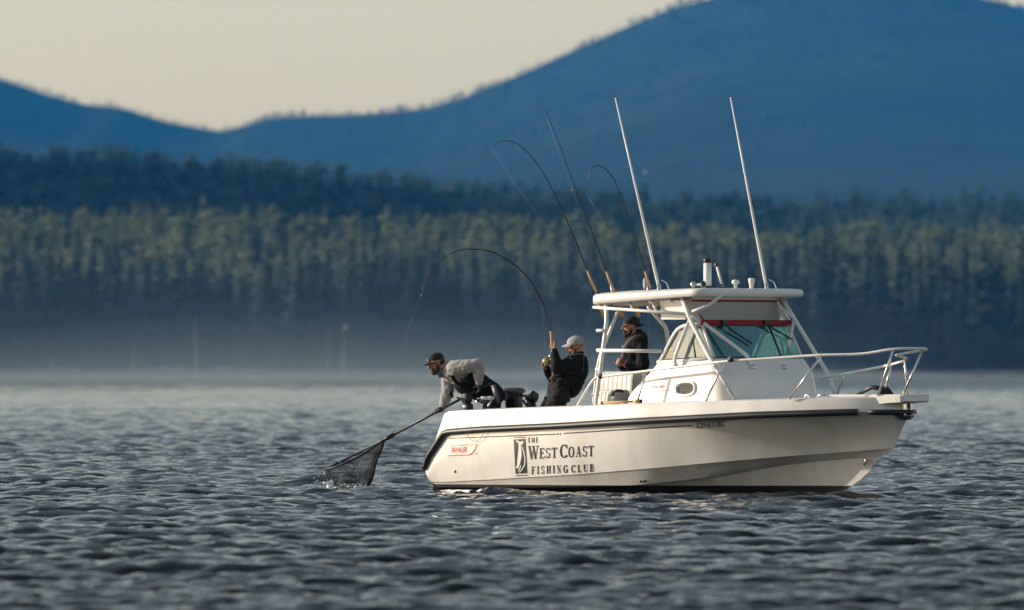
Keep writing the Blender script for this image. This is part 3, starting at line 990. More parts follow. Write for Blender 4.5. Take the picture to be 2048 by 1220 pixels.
for v0, vt in ((-.42, -.1), (.38, .58)):
    mb = MB(); mb.lathe((u_t + .02, v0 - .03, WT - .055), (-1, 0, -.2), [(0, .03), (.012, .075), (.05, .07), (.06, .03)], 14); part(mb, 'pale_disc', 'disc_green', wind)  # only a plain pale green disc behind the front glass
# wipers
def on_glass(px, py, out=.02):
    lo, hi = -ww, ww
    for _ in range(40):
        m_ = (lo + hi) / 2; q = P(px, py, m_)
        t = (q.z - WB) / (WT - WB); ug = u_b + (u_t - u_b) * t + .045 * (1 - (m_ / ww) ** 2)
        if q.x > ug: lo = m_
        else: hi = m_
    return P(px, py, (lo + hi) / 2) + Vector((out, 0, out * .4))
for a, b, c in (((1443, 648), (1454, 660), (1500, 689)), ((1527, 648), (1542, 660), (1581, 681))):
    pa, pb, pc = on_glass(*a, .05), on_glass(*b, .045), on_glass(*c, .03)
    wp = part(MB().tube([pa, pb, pb.lerp(pc, .55)], [.012, .010, .007], 6), 'wiper', 'black', wind)
    part(MB().tube([pb + Vector((-.01, 0, -.005)), pc], [.010, .012], 6), 'wiper_blade', 'rubber', wind)
    mb = MB(); mb.box(pa + Vector((-.01, 0, .0)), (.06, .09, .05)); part(mb, 'wiper_motor', 'black', wind)

# hardtop
HA, HF = 2.64, 4.61
def zt_hard(u): return 2.415 + (u - HA) * .040
def rounded(w_, ua, uf, rad, n=7):
    pts = []
    for (cu, cv, a0) in ((uf - rad, w_ - rad, 0), (ua + rad, w_ - rad, 90), (ua + rad, -w_ + rad, 180), (uf - rad, -w_ + rad, 270)):
        for k in range(n + 1):
            a = math.radians(a0 + 90 * k / n)
            pts.append((cu + rad * math.cos(a), cv + rad * math.sin(a)))
    return pts
mb = MB()
levels = [(-.10, -.062), (-.02, -.064), (-.006, -.045), (0, -.01), (-.005, .026), (-.03, .046), (-.12, .058), (-.4, .075)]
vs, fs = [], []
nn = None
for ins, dz in levels:
    ol = rounded(.99 + ins, HA - ins, HF + ins, .17 + ins * .5 if ins > -.3 else .05)
    nn = len(ol)
    for u, v in ol:
        k = .72 + .28 * np.interp(u, [HA, 3.3], [1.4, 0])
        vs.append((u, v, zt_hard(u) + dz * (1.15 if u < 3.4 else .85)))
for l in range(len(levels) - 1):
    for i in range(nn):
        a, b = l * nn + i, l * nn + (i + 1) % nn
        fs.append((a, b, b + nn, a + nn))
fs.append(tuple(range((len(levels) - 1) * nn, len(levels) * nn)))
fs.append(tuple(range(nn - 1, -1, -1)))
mb.add(vs, fs)
hard = part(mb, 'hardtop', 'gel')
for k in range(4):
    u = 2.95 + .32 * k
    mb = MB(); mb.box((u, 0, zt_hard(u) - .085), (.05, 1.66, .035)); part(mb, 'roof_rib', 'gel', hard)
# radio box hanging from the roof
mb = MB(); mb.box((3.95, -.62, 2.27), (.42, .34, .24), taper=1.05); part(mb, 'radio_box', 'gel', hard)

# clear curtain with red binding between the roof and the windshield
ct = [Vector((4.30 + .04 * (1 - (2 * k / 10 - 1) ** 2), -.82 + 1.64 * k / 10, 2.385)) for k in range(11)]
cb = [Vector((4.47 + .05 * (1 - (2 * k / 10 - 1) ** 2), -.82 + 1.64 * k / 10, 2.145)) for k in range(11)]
cc = [Vector((4.455 + .05 * (1 - (2 * k / 10 - 1) ** 2), -.83 + 1.66 * k / 10, 2.078)) for k in range(11)]
strip = lambda a, b: (a + b, [(k, k + 1, k + 1 + len(a), k + len(a)) for k in range(len(a) - 1)])
enc = part(MB().add(*strip(cb, cc)), 'front_curtain', 'red')
mid_ = [a.lerp(b, .5) + Vector((-.012 + .01 * math.sin(k * 1.7), 0, 0)) for k, (a, b) in enumerate(zip(ct, cb))]
part(MB().add(*strip(ct, mid_)), 'clear_panel', 'vinyl_clear', enc)
part(MB().add(*strip(mid_, cb)), 'clear_panel', 'vinyl_clear', enc)
part(MB().tube([p + Vector((.006, 0, .0)) for p in ct], .010, 6), 'curtain_binding', 'red', enc)
for e_ in (0, -1):
    s_ = 1 if e_ == 0 else -1
    wd_ = .07 if e_ == 0 else .035
    a, b, c = ct[e_], mid_[e_], cb[e_]
    part(MB().add([a, a + Vector((.004, wd_ * s_, 0)), b, b + Vector((.004, wd_ * .6 * s_, 0)), c, c + Vector((.004, wd_ * .5 * s_, 0))], [(0, 2, 3, 1), (2, 4, 5, 3)], False), 'curtain_edge', 'red', enc)
part(MB().add(*strip([p + Vector((0, 0, .05)) for p in ct], ct)), 'curtain_track', 'gel', enc)

# tower legs and braces
R1 = .027
pipe([P(1362, 590, -.86), P(1381, 640, -.88), P(1423, 721, -.92), P(1471, 798, -.95)], R1 * 1.1, 'tower_leg')
pipe([P(1562, 594, .78), P(1590, 640, .82), P(1640, 722, .88), P(1657, 749, .90), P(1671, 793, .93)], R1, 'tower_leg', fillet=.15)
pipe([P(1549, 592, .72), P(1560, 614, .74), P(1588, 636, .80)], R1 * .8, 'tower_brace', fillet=.12)
pipe([P(1382, 634, -.88), P(1398, 640, -.80), P(1488, 706, -.45), P(1497, 716, -.38), P(1504, 734, -.36)], R1 * .92, 'tower_brace', fillet=.14)
pipe([P(1379, 640, -.88), P(1349, 716, -.92), P(1351, 731, -.90)], R1 * .85, 'tower_brace', fillet=.08)
pipe([P(1384, 624, -.87), P(1420, 610, -.72), P(1445, 588, -.60)], R1 * .8, 'tower_brace', fillet=.16)
pipe([P(1588, 638, .82), P(1568, 734, .50)], R1 * .8, 'tower_brace')
pipe([P(1210, 600, -.88), P(1213, 640, -.94), P(1205, 706, -1.02), P(1195, 780, -1.08), P(1191, 809, -1.09)], R1, 'tower_leg', smooth=True)
pipe([P(1236, 622, -.84), P(1218, 667, -.90), P(1197, 726, -.98), P(1187, 809, -1.0)], R1 * .8, 'tower_leg', smooth=True)
pipe([P(1296, 612, .10), P(1328, 650, .35), P(1334, 662, .42), P(1338, 720, .45)], R1, 'tower_leg', fillet=.15)
pipe([P(1187, 614.5, -.93), P(1374, 628, -.88)], R1 * .75, 'tower_rail')
pipe([P(1195, 701, -1.04), P(1321, 702, -.86)], R1 * .85, 'grab_rail')
for y, x0, x1 in ((661, 1193.5, 1213), (700, 1193.5, 1208), (739, 1191, 1203), (790, 1184, 1198)):
    pipe([P(x0, y, -1.03), P(x1, y, -1.0)], R1 * .75, 'ladder_rung')
pipe([P(1255, 597, -.80), P(1266, 619, -.90)], R1 * .6, 'roof_strut')
pipe([P(1300, 595, -.76), P(1313, 622, -.90)], R1 * .6, 'roof_strut')
for (px, py, v) in ((1504, 735, -.36), (1568, 735, .50)):
    h = cast(cabin_bvh, px, py, .006) or P(px, py, v)
    mb = MB(); mb.ell(h, (.045, .06, .03)); part(mb, 'brace_foot', 'steel')
h = cast(cabin_bvh, 1351, 731, .006)
mb = MB(); mb.ell(h, (.035, .02, .03)); part(mb, 'brace_foot', 'steel')

# bow rails
pipe([P(1155, 811, -1.12), P(1187, 757, -1.08), P(1200, 753.5, -1.06), P(1455, 722, -1.03), P(1640, 710, -.66), P(1724, 708.5, -.42), P(1791, 697, -.27), P(1851, 697, .08)], .0165, 'bow_rail', 'white_pipe', fillet=.16)
pipe([P(1854, 698.5, .14), P(1791, 710.5, .25 - .52), P(1813, 717, -.05)], .0165, 'bow_rail', 'white_pipe', fillet=.03)
pipe([P(1641, 756, .86), P(1700, 746, .72), P(1775, 731, .46), P(1808, 722, .32)], .0165, 'bow_rail', 'white_pipe', fillet=.3)
for a, b in (((1293, 743, -1.05), (1274, 806, -1.10)), ((1448, 724, -1.03), (1411, 804, -1.06)), ((1643, 711, -.66), (1579, 798, -.84)),
             ((1786, 700, -.28), (1756, 791, -.31)), ((1845, 699, .05), (1806, 790, -.20)), ((1809, 716, .05), (1815, 790, .15)), ((1688, 750, .74), (1673, 792, .86)), ((1783, 729, .44), (1767, 790, .40))):
    pipe([P(*a), P(*b)], .0135, 'rail_stanchion', 'steel')
for px, py, v in ((1201, 753, -1.06), (1461, 720, -1.03), (1783, 727, .44)):
    c = P(px, py, v)
    mb = MB(); mb.ell(c, (.045, .035, .03)); mb.box(c + Vector((0, -.01, .015)), (.05, .03, .05)); part(mb, 'rail_clamp', 'black')
for px in (1614, 1640):
    c = P(px, 795, -.62)
    mb = MB(); mb.tube([c + Vector((-.09, 0, .03)), c + Vector((.09, 0, .03))], .012, 8); mb.tube([c + Vector((-.03, 0, -.02)), c + Vector((-.03, 0, .03))], .012, 6); mb.tube([c + Vector((.03, 0, -.02)), c + Vector((.03, 0, .03))], .012, 6)
    part(mb, 'deck_cleat', 'steel')

# rod holders and spare reels under the aft edge of the roof
for px, dx in ((1204, 6), (1240, 6), (1273, 7), (1313, 3)):
    v = float(np.interp(px, [1204, 1313], [-.74, .27]))
    a, b = P(px - 4, 606, v), P(px + dx - 2, 633, v)
    mb = MB(); mb.tube([a, a.lerp(b, .3), a.lerp(b, .32), b], [.040, .040, .030, .028], 12); part(mb, 'rod_holder', 'gold')
mb = MB(); mb.ell(P(1191, 606, -.84), (.035, .03, .02)); part(mb, 'rod_holder_cap', 'gold')
part(MB().tube([P(1192, 607, -.86), P(1330, 603, .42)], .018, 8), 'holder_bar', 'white_pipe')

# aerials and fittings on the roof
for a, tip, v in (((1318, 576), (1230.5, 195), -.72), ((1533, 575), (1461, 194), .72)):
    b = P(a[0], a[1], v); t = to_boat(W(tip[0], tip[1], to_world(b).y))
    an = part(MB().tube([b, b.lerp(t, .05), b.lerp(t, .5), t], [.018, .021, .016, .008], 10), 'antenna', 'white')
    mb = MB(); mb.lathe(b - Vector((0, 0, .05)), (0, 0, 1), [(0, .045), (.02, .04), (.04, .026), (.10, .024), (.105, .012)], 12); part(mb, 'antenna_base', 'steel', an)
    part(MB().tube(smooth_path([b + Vector((.02, .02, .10)), b + Vector((.09, .04, .06)), b + Vector((.13, .05, -.03))], 5), .006, 6), 'antenna_cable', 'white', an)
    part(MB().tube([t, t + (t - b).normalized() * .02], .009, 8), 'antenna_tip', 'black', an)
b = P(1415, 575, -.1)
lt = part(MB().lathe(b + Vector((0, 0, -.02)), (0, 0, 1), [(0, .05), (.33, .05)], 16), 'anchor_light', 'white')
part(MB().lathe(b + Vector((0, 0, .31)), (0, 0, 1), [(0, .054), (.05, .052), (.06, .03)], 16), 'light_cap', 'black', lt)
part(MB().lathe(b + Vector((0, 0, -.03)), (0, 0, 1), [(0, .056), (.05, .055)], 16), 'light_base', 'black', lt)
b0, b1 = P(1445, 574, .05), P(1434, 534, .05)
wl = part(MB().tube([b0, b1], .016, 8), 'navigation_staff', 'white')
part(MB().tube([b0 - Vector((0, 0, .03)), b0 + (b1 - b0) * .14], .019, 8), 'staff_socket', 'black', wl)
mb = MB(); mb.ell(b1 + Vector((-.01, 0, .03)), (.028, .02, .03)); mb.box(b1 + Vector((-.03, 0, .02)), (.05, .02, .02)); part(mb, 'staff_head', 'black', wl)
c0 = P(1386, 569, -.45); c1 = P(1407, 569, -.50)
hn = part(MB().tube([c0, c0.lerp(c1, .6), c0.lerp(c1, .9), c1], [.014, .018, .03, .046], 14), 'horn', 'steel')
part(MB().ell(c0, (.034, .034, .04)), 'horn_driver', 'steel', hn)
part(MB().ell(c1 + (c1 - c0).normalized() * .001, (.03, .03, .03)), 'horn_mouth', 'black', hn)
b = P(1471, 575, .25); part(MB().lathe(b + Vector((0, 0, -.02)), (0, 0, 1), [(0, .022), (.06, .02), (.07, .047), (.095, .05), (.115, .035), (.12, .01)], 14), 'gps_dome', 'white')
b = P(1503, 575, .45); part(MB().lathe(b + Vector((0, 0, -.02)), (0, 0, 1), [(0, .028), (.03, .026), (.12, .044), (.135, .04), (.14, .02)], 14), 'gps_dome', 'white')

# seats
def padded(c, size, name, ribs, rz=0):
    mb = MB()
    sx, sy, sz = size
    n_ = ribs * 4
    for sgn in (1, -1):
        vs, fs = [], []
        for k in range(n_ + 1):
            t = k / n_; d = .012 * abs(math.sin(math.pi * t * ribs))
            for (zz, inn) in ((0, 0), (.8, 0), (.93, .012), (.985, .035), (1, .08)):
                vs.append(Vector(c) + Vector((-sx / 2 + sx * t, sgn * (-sy / 2 - d + inn), sz * zz)))
        for k in range(n_):
            for j in range(4):
                a = k * 5 + j; q = (a, a + 5, a + 6, a + 1)
                fs.append(q if sgn > 0 else q[::-1])
        mb.add(vs, fs)
    mb.box(Vector(c) + Vector((0, 0, sz * .495)), (sx * .995, sy * .86, sz * .985))
    return part(mb, name, 'vinyl')
padded((2.70, -.30, .30), (.56, .46, 1.20), 'helm_seat', 7)
padded((2.84, -.74, .30), (.34, .30, .97), 'side_seat', 5)
mb = MB(); mb.tube(smooth_path([P(1222, 808, -.82), P(1226, 786, -.90), P(1236, 781, -.91), P(1246, 783, -.8)], 5), .018, 8); part(mb, 'seat_piping', 'black')
mb = MB(); mb.tube(smooth_path([P(1247, 806, -.5), P(1244, 798, -.5), P(1241, 793, -.5)], 4), .02, 8); part(mb, 'seat_bracket', 'black')
mb = MB(); mb.box((3.25, -.45, 1.30), (.14, .2, .30)); mb.ell((3.2, -.47, 1.45), (.07, .08, .06)); part(mb, 'throttle_box', 'black')
# dark gear bag behind the windshield
mb = MB()
mb.ell((3.62, -.45, 1.60), (.20, .22, .16), None, 18, 12); mb.ell((3.50, -.42, 1.46), (.16, .2, .16), None, 18, 12)
o = part(mb, 'gear_cover', 'black'); bake(o, .015, 2, (.02, 9))

# outboard and downriggers at the stern (their tops show above the gunwale)
def WB_(px, py, Y): return to_boat(W(px, py, Y))
Yk = 109.3
ob = None
mb = MB()
c = WB_(1027, 800, Yk)
def rbox(mb, c, size, r=.03, seg=3):
    """rounded box by stacked rounded outlines"""
    sx, sy, sz = size
    vs, fs = [], []
    lv = [(-.5, -r), (-.5 + r / sz, 0), (.5 - r / sz, 0), (.5, -r)]
    for zz, ins in lv:
        ol = rounded(sy / 2 + ins, -sx / 2 - ins, sx / 2 + ins, max(r * 1.4, .01), 3)
        k = len(ol)
        vs += [Vector(c) + Vector((u, v, zz * sz)) for u, v in ol]
    for l in range(3):
        for i in range(k):
            a, b = l * k + i, l * k + (i + 1) % k
            fs.append((a, b, b + k, a + k))
    fs += [tuple(range(k - 1, -1, -1)), tuple(range(3 * k, 4 * k))]
    return mb.add(vs, fs)
ob = part(rbox(MB(), WB_(1028, 801, Yk), (.2, .17, .22), .03), 'kicker_outboard', 'black')
part(rbox(MB(), WB_(1026, 782, Yk), (.30, .2, .085), .03), 'outboard_cowl', 'grey', ob)
part(rbox(MB(), WB_(1007, 793, Yk - .1), (.1, .1, .11), .02), 'outboard_housing', 'grey', ob)
for k in range(3): part(MB().box(WB_(1004 + k * 3.5, 793, Yk - .18), (.012, .02, .08)), 'cowl_vent', 'black', ob)
part(MB().tube([WB_(1040, 792, Yk - .1), WB_(1052, 791, Yk - .12)], .014, 8), 'outboard_tiller', 'black', ob)
part(rbox(MB(), WB_(1028, 824, Yk), (.26, .16, .14), .03), 'outboard_bracket', 'black', ob)
# searchlight style deck lamp beside it
a, b = WB_(1056, 796, 108.95), WB_(1069, 793, 108.9)
dl = part(MB().tube([a - (b - a) * .3, a, a.lerp(b, .6), b], [.025, .045, .055, .082], 16), 'deck_lamp', 'black')
part(MB().ell(b + (b - a).normalized() * .002, (.06, .06, .06), None, 12, 8), 'lamp_lens', 'grey', dl)
part(MB().tube([WB_(1062, 800, 108.95), WB_(1063, 817, 108.95)], [.05, .075], 12), 'lamp_base', 'black', dl)
part(MB().tube([WB_(1045, 800, 109.0), WB_(1056, 814, 109.0)], .014, 8), 'lamp_arm', 'black', dl)
# downrigger near the corner
def downrigger(px, py, Y, s=1.0):
    c = WB_(px, py, Y)
    d = part(rbox(MB(), c + Vector((0, 0, -.10)), (.12, .12, .12), .02), 'downrigger', 'black')
    part(MB().lathe(c + Vector((0, -.05, .02)), (0, 1, 0), [(0, .068), (.015, .072), (.018, .042), (.055, .042), (.058, .072), (.075, .068)], 18), 'line_spool', 'black', d)
    part(MB().tube([c + Vector((-.03, 0, .0)), WB_(px - 22, py - 5, Y - .1)], .012, 8), 'downrigger_boom', 'grey', d)
    part(MB().tube([c + Vector((0, -.07, .02)), c + Vector((.05, -.08, .07)), c + Vector((.05, -.12, .07))], .009, 6), 'spool_crank', 'steel', d)
    return d
downrigger(935, 800, 108.85)
dr = downrigger(983, 806, 108.8)
part(MB().tube([WB_(962, 796, 108.72), WB_(974, 796, 108.72)], .020, 10), 'boom_grip', 'matt_white', dr)
part(MB().tube([WB_(975.5, 796, 108.72), WB_(988, 796, 108.72)], .021, 10), 'boom_grip', 'matt_white', dr)
part(MB().tube([WB_(954, 797, 108.72), WB_(962, 796, 108.72)], .009, 8), 'boom_tip', 'steel', dr)
part(MB().tube([WB_(986, 770, 108.75), WB_(997, 806, 108.75)], .036, 12, flat=.6), 'rod_tube', 'grey', dr)
part(MB().tube([WB_(983, 800, 108.7), WB_(976, 812, 108.7)], .014, 8), 'downrigger_strut', 'steel', dr)
part(MB().tube([WB_(952, 800, 108.75), WB_(957, 812, 108.75)], .012, 8), 'rod_clip', 'steel', dr)

# ---------------------------------------------------------------- markings on the hull and cabin
def split(poly, mx=4.0):
    """cut a four-sided patch into small ones that follow the surface"""
    if len(poly) != 4: return [poly]
    q = [Vector((p[0], p[1])) for p in poly]
    na = max(1, int(max((q[1] - q[0]).length, (q[2] - q[3]).length) / mx)); nb = max(1, int(max((q[2] - q[1]).length, (q[3] - q[0]).length) / mx))
    g = lambda i, j: q[0].lerp(q[1], i / na).lerp(q[3].lerp(q[2], i / na), j / nb)
    return [[g(i, j), g(i + 1, j), g(i + 1, j + 1), g(i, j + 1)] for i in range(na) for j in range(nb)]

def decal(polys, name, m, bvh, lift=.005, parent=None):
    """flat vinyl: polygons laid onto the surface"""
    mb = MB()
    for n_, poly in enumerate(polys):
        for q in split(poly):
            vs = [cast(bvh, p[0], p[1], lift + .00006 * (n_ % 40)) for p in q]
            if any(v is None for v in vs): continue
            mb.add(vs, [tuple(range(len(vs)))], False)
    return mb.build(name, M[m], parent or hull)

def stroke(pts, th):
    """polyline with thickness -> quads (unit glyph space)"""
    out = []
    for i in range(len(pts) - 1):
        (x0, y0), (x1, y1) = pts[i], pts[i + 1]
        t0 = th[i] if isinstance(th, list) else th
        t1 = th[i + 1] if isinstance(th, list) else th
        dx, dy = x1 - x0, y1 - y0; l = math.hypot(dx, dy) or 1
        nx, ny = -dy / l / 2, dx / l / 2
        e = .0
        out.append([(x0 + nx * t0, y0 + ny * t0), (x1 + nx * t1, y1 + ny * t1), (x1 - nx * t1, y1 - ny * t1), (x0 - nx * t0, y0 - ny * t0)])
    return out
TK, TN = .19, .085
def arc(cx, cy, rx, ry, a0, a1, thick=TK, thin=TN, n=14):
    pts, th = [], []
    for k in range(n + 1):
        a = math.radians(a0 + (a1 - a0) * k / n)
        pts.append((cx + rx * math.cos(a), cy + ry * math.sin(a))); th.append(thin + (thick - thin) * abs(math.cos(a)) ** 1.3)
    return stroke(pts, th)
def stem(x, y0=0, y1=1, t=TK): return stroke([(x, y0), (x, y1)], t)
def bar(x0, x1, y, t=TN): return stroke([(x0, y), (x1, y)], t)
def serif(x, y, w=.16): return bar(x - w, x + w, y + (TN / 2 if y < .5 else -TN / 2), TN)
def tick(x, y0, y1, t=TN): return stroke([(x, y0), (x, y1)], t)
GLY = {
 'T': (.72, stem(.36) + bar(0, .72, .97) + serif(.36, 0) + tick(.03, .78, .97) + tick(.69, .78, .97)),
 'H': (.76, stem(.15) + stem(.61) + bar(.15, .61, .5) + serif(.15, 0, .14) + serif(.15, 1, .14) + serif(.61, 0, .14) + serif(.61, 1, .14)),
 'E': (.66, stem(.15) + bar(.02, .62, .97) + bar(.02, .64, .03) + bar(.15, .45, .52) + tick(.6, .78, .97) + tick(.62, .03, .24) + tick(.45, .42, .62)),
 'W': (1.05, stroke([(.12, 1), (.34, 0)], .15) + stroke([(.34, 0), (.54, .95)], .06) + stroke([(.50, 1), (.72, 0)], .15) + stroke([(.72, 0), (.93, 1)], .06) + serif(.12, 1, .14) + serif(.93, 1, .12) + serif(.5, 1, .12)),
 'S': (.60, arc(.30, .735, .23, .235, 30, 250, .13) + arc(.30, .265, .23, .235, 70, -150, .13) + tick(.52, .74, .96) + tick(.06, .04, .26)),
 'C': (.74, arc(.40, .5, .33, .47, 42, 318) + tick(.66, .68, .96) + tick(.67, .06, .22)),
 'O': (.78, arc(.39, .5, .32, .47, 0, 360, n=26)),
 'A': (.80, stroke([(.40, 1), (.14, 0)], .06) + stroke([(.40, 1), (.66, 0)], .15) + bar(.22, .58, .34) + serif(.13, 0, .12) + serif(.66, 0, .14)),
 'F': (.62, stem(.15) + bar(.02, .58, .97) + bar(.15, .42, .52) + serif(.15, 0, .14) + tick(.57, .78, .97) + tick(.42, .42, .62)),
 'I': (.32, stem(.16) + serif(.16, 0, .14) + serif(.16, 1, .14)),
 'N': (.80, stroke([(.15, 0), (.15, 1)], .06) + stroke([(.12, 1), (.64, 0)], .15) + stroke([(.64, 0), (.64, 1)], .06) + serif(.15, 0, .12) + serif(.64, 1, .13) + serif(.08, 1, .08)),
 'G': (.78, arc(.40, .5, .33, .47, 45, 330) + tick(.66, .68, .96) + stem(.66, .05, .45) + bar(.50, .78, .45)),
 'L': (.62, stem(.15) + serif(.15, 1, .14) + bar(.02, .60, .03) + tick(.58, .03, .28)),
 'U': (.76, stem(.15, .3, 1) + stroke([(.61, .3), (.61, 1)], .06) + arc(.38, .3, .23, .27, 180, 360, .1) + serif(.15, 1, .13) + serif(.61, 1, .11)),
 'B': (.66, stem(.15) + bar(.02, .34, .97) + bar(.02, .36, .03) + bar(.15, .34, .53) + arc(.33, .755, .22, .215, -90, 90, .13) + arc(.35, .28, .25, .25, -90, 90, .13)),
 '1': (.46, stem(.25) + serif(.25, 0, .16) + stroke([(.25, .97), (.07, .80)], .06)),
 '9': (.60, arc(.30, .68, .22, .29, 0, 360, .13, n=20) + arc(.18, .62, .34, .60, 8, -80, .12)),
 '4': (.64, stem(.44) + stroke([(.44, .97), (.05, .28)], .06) + bar(.04, .62, .28) + serif(.44, 0, .12)),
 '3': (.58, arc(.27, .745, .21, .225, 140, -85, .13) + arc(.27, .275, .24, .25, 85, -145, .13)),
 '7': (.58, bar(.05, .55, .96, .09) + stroke([(.54, .96), (.34, .5), (.27, 0)], [.06, .12, .14]) + tick(.06, .78, .96)),
}
def text_polys(s, x0, x1, ytop0, ybot0, slope, lean=0.0, gap=.14, each=False):
    """lay a word between two columns; slope = rise of the baseline per column"""
    tot = sum(GLY[ch][0] + gap if ch != ' ' else .4 for ch in s) - gap
    sxx = (x1 - x0) / tot; h = ybot0 - ytop0
    out = []; X = 0
    for ch in s:
        if ch == ' ': X += .4; continue
        w_, polys = GLY[ch]
        g_ = []
        for pl in polys:
            g_.append([(x0 + (X + a) * sxx + lean * b * h, ybot0 - b * h + slope * ((X + a) * sxx)) for a, b in pl])
        X += w_ + gap
        if each: out.append(g_)
        else: out += g_
    return out
SL = -.046
for args, gp in ((('THE', 1055.5, 1077, 875.5, 885.5), .32), (('W', 1056.5, 1078, 892, 918.5), .14), (('EST', 1079.5, 1114, 896.5, 917), .2), (('C', 1120.5, 1135, 889, 916), .14),
                 (('OAST', 1137, 1187.5, 893.5, 914.5), .2), (('FISHING', 1063.5, 1135.5, 933, 948.5), .42), (('CLUB', 1143, 1187.5, 930, 945), .36)):
    for letter in text_polys(*args, SL, gap=gp, each=True): decal(letter, 'hull_letter', 'ink', hull_bvh)
for letter in text_polys('C19437BC', 1394, 1449.5, 844.5, 856.5, -.07, gap=.12, each=True): decal(letter, 'registration_letter', 'ink', hull_bvh)
# club emblem: black panel, leaping fish
def zz(p, ox=820, oy=780, s=4.267): return (ox + p[0] / s, oy + p[1] / s)
decal([[zz(p) for p in ((887, 422), (985, 417), (1000, 708), (903, 714))], [zz(p) for p in ((884, 404), (985, 400), (985, 406), (884, 410))]], 'emblem_panel', 'ink', hull_bvh)
decal([[zz(p) for p in ((903, 728), (1005, 722), (1005, 729), (903, 735))]], 'emblem_bar', 'ink_brown', hull_bvh)
spine = [(940, 446, 12), (946, 480, 14), (950, 520, 22), (950, 560, 26), (944, 600, 25), (936, 635, 20), (926, 665, 14)]
fish = []
for (x0, y0, w0), (x1, y1, w1) in zip(spine[:-1], spine[1:]):
    fish.append([zz((x0 - w0, y0)), zz((x0 + w0 * .2, y0)), zz((x1 + w1 * .2, y1)), zz((x1 - w1, y1))])
fish.append([zz(p) for p in ((905, 434), (915, 428), (944, 444), (940, 458))])
fish.append([zz(p) for p in ((968, 434), (972, 442), (958, 470), (940, 458), (944, 444))])
cur = [(955, 475, 5), (972, 520, 7), (981, 560, 8), (984, 600, 8), (980, 640, 9), (962, 672, 9), (940, 700, 7), (928, 706, 3)]
for (x0, y0, w0), (x1, y1, w1) in zip(cur[:-1], cur[1:]):
    fish.append([zz((x0 - w0 / 2, y0)), zz((x0 + w0 / 2, y0)), zz((x1 + w1 / 2, y1)), zz((x1 - w1 / 2, y1))])
fish.append([zz(p) for p in ((912, 650), (932, 640), (918, 668), (905, 668))])
fish.append([zz(p) for p in ((944, 640), (952, 640), (946, 668), (930, 696), (924, 690), (938, 664))])
decal(fish, 'emblem_fish', 'ink_white', hull_bvh, .007)
# pinstripe below the rub rail
def strip_px(pts, th):
    return [[(x0, y0 - t / 2), (x1, y1 - t / 2), (x1, y1 + t / 2), (x0, y0 + t / 2)] for (x0, y0), (x1, y1), t in [(pts[i], pts[i + 1], th) for i in range(len(pts) - 1)]]
def stripe(x0, x1, n_):
    f = lambda x: float(np.interp(x, [897, 1111, 1128, 1300, 1385], [876.6, 868.3, 866.8, 855.5, 850.3]))
    xs = np.linspace(x0, x1, n_); return strip_px([(x, f(x)) for x in xs], 2.1)
decal(stripe(897, 1111, 16), 'pinstripe', 'ink', hull_bvh)
decal(stripe(1128, 1385, 18), 'pinstripe', 'ink', hull_bvh)
decal([[(1114 + 5.5 * k, 866), (1116.5 + 5.5 * k, 866), (1116.5 + 5.5 * k, 869.5), (1114 + 5.5 * k, 869.5)] for k in (0, 1)], 'stripe_mark', 'grey', hull_bvh)
# builder's mark in red
def font_polys(s, x0, x1, ytop, ybot, slope, shear=0.0, bold=0.0):
    cu = bpy.data.curves.new('t', 'FONT'); cu.body = s; cu.resolution_u = 3; cu.offset = bold
    o = bpy.data.objects.new('t', cu); COL.objects.link(o)
    me = bpy.data.meshes.new_from_object(o.evaluated_get(bpy.context.evaluated_depsgraph_get()))
    co = [v.co.copy() for v in me.vertices]
    fs = [tuple(p.vertices) for p in me.polygons]
    bpy.data.objects.remove(o); bpy.data.curves.remove(cu)
    mnx, mxx = min(c.x for c in co), max(c.x for c in co); mny, mxy = min(c.y for c in co), max(c.y for c in co)
    def mp(c):
        a, b = (c.x - mnx) / (mxx - mnx), (c.y - mny) / (mxy - mny)
        x = x0 + a * (x1 - x0); return (x + shear * b * (ybot - ytop), ybot - b * (ybot - ytop) + slope * (x - x0))
    return [[mp(co[i]) for i in f] for f in fs]
red = []
red += font_polys('WHALER', 902, 933, 894.5, 905.8, -.04, .2, .010)
decal(red, 'builder_lettering', 'ink_red', hull_bvh)
decal(font_polys('BOSTON', 902.5, 915, 889.3, 892.6, -.04, .15), 'builder_lettering', 'ink_red', hull_bvh)
decal(strip_px([(917, 890.5), (936.5, 889.8)], 1.6) + strip_px([(936.5, 889.8), (953.5, 888.3)], .6) +
      [[(953.4, 888), (954.8, 888), (952.4, 896), (951, 896)], [(951, 896), (952.4, 896), (948.5, 903), (947, 902.4)], [(947, 902.4), (948.5, 903), (942, 909.6), (941, 908)],
       [(941, 908), (942, 909.6), (938, 910.6), (938, 909)]] + strip_px([(896, 911.6), (917, 910.6), (938, 909.8)], 1.7), 'builder_outline', 'ink_red', hull_bvh)
decal([[(951.5, 906), (953.5, 906), (953.5, 908.5), (951.5, 908.5)]], 'builder_outline', 'ink_red', hull_bvh)
# model lettering on the cabin side
decal(font_polys('Outrage', 1290, 1314, 770, 778.5, -.02, .25, .02), 'cabin_lettering', 'ink', cabin_bvh, parent=cabin)
decal(font_polys('280', 1316.5, 1328, 770, 776.6, -.02, .25, .02), 'cabin_number', 'ink_red', cabin_bvh, parent=cabin)
decal(strip_px([(1284, 782.6), (1332, 781.4)], .8) + font_polys('LE', 1333, 1339, 778.5, 781.5, 0, .2), 'cabin_underline', 'ink_red', cabin_bvh, parent=cabin)
for px, py in ((910.5, 943), (1281, 962), (1288.5, 961)):
    h = cast(hull_bvh, px, py, .0)
    part(MB().ell(h, (.018, .012, .02)), 'drain_fitting', 'black')

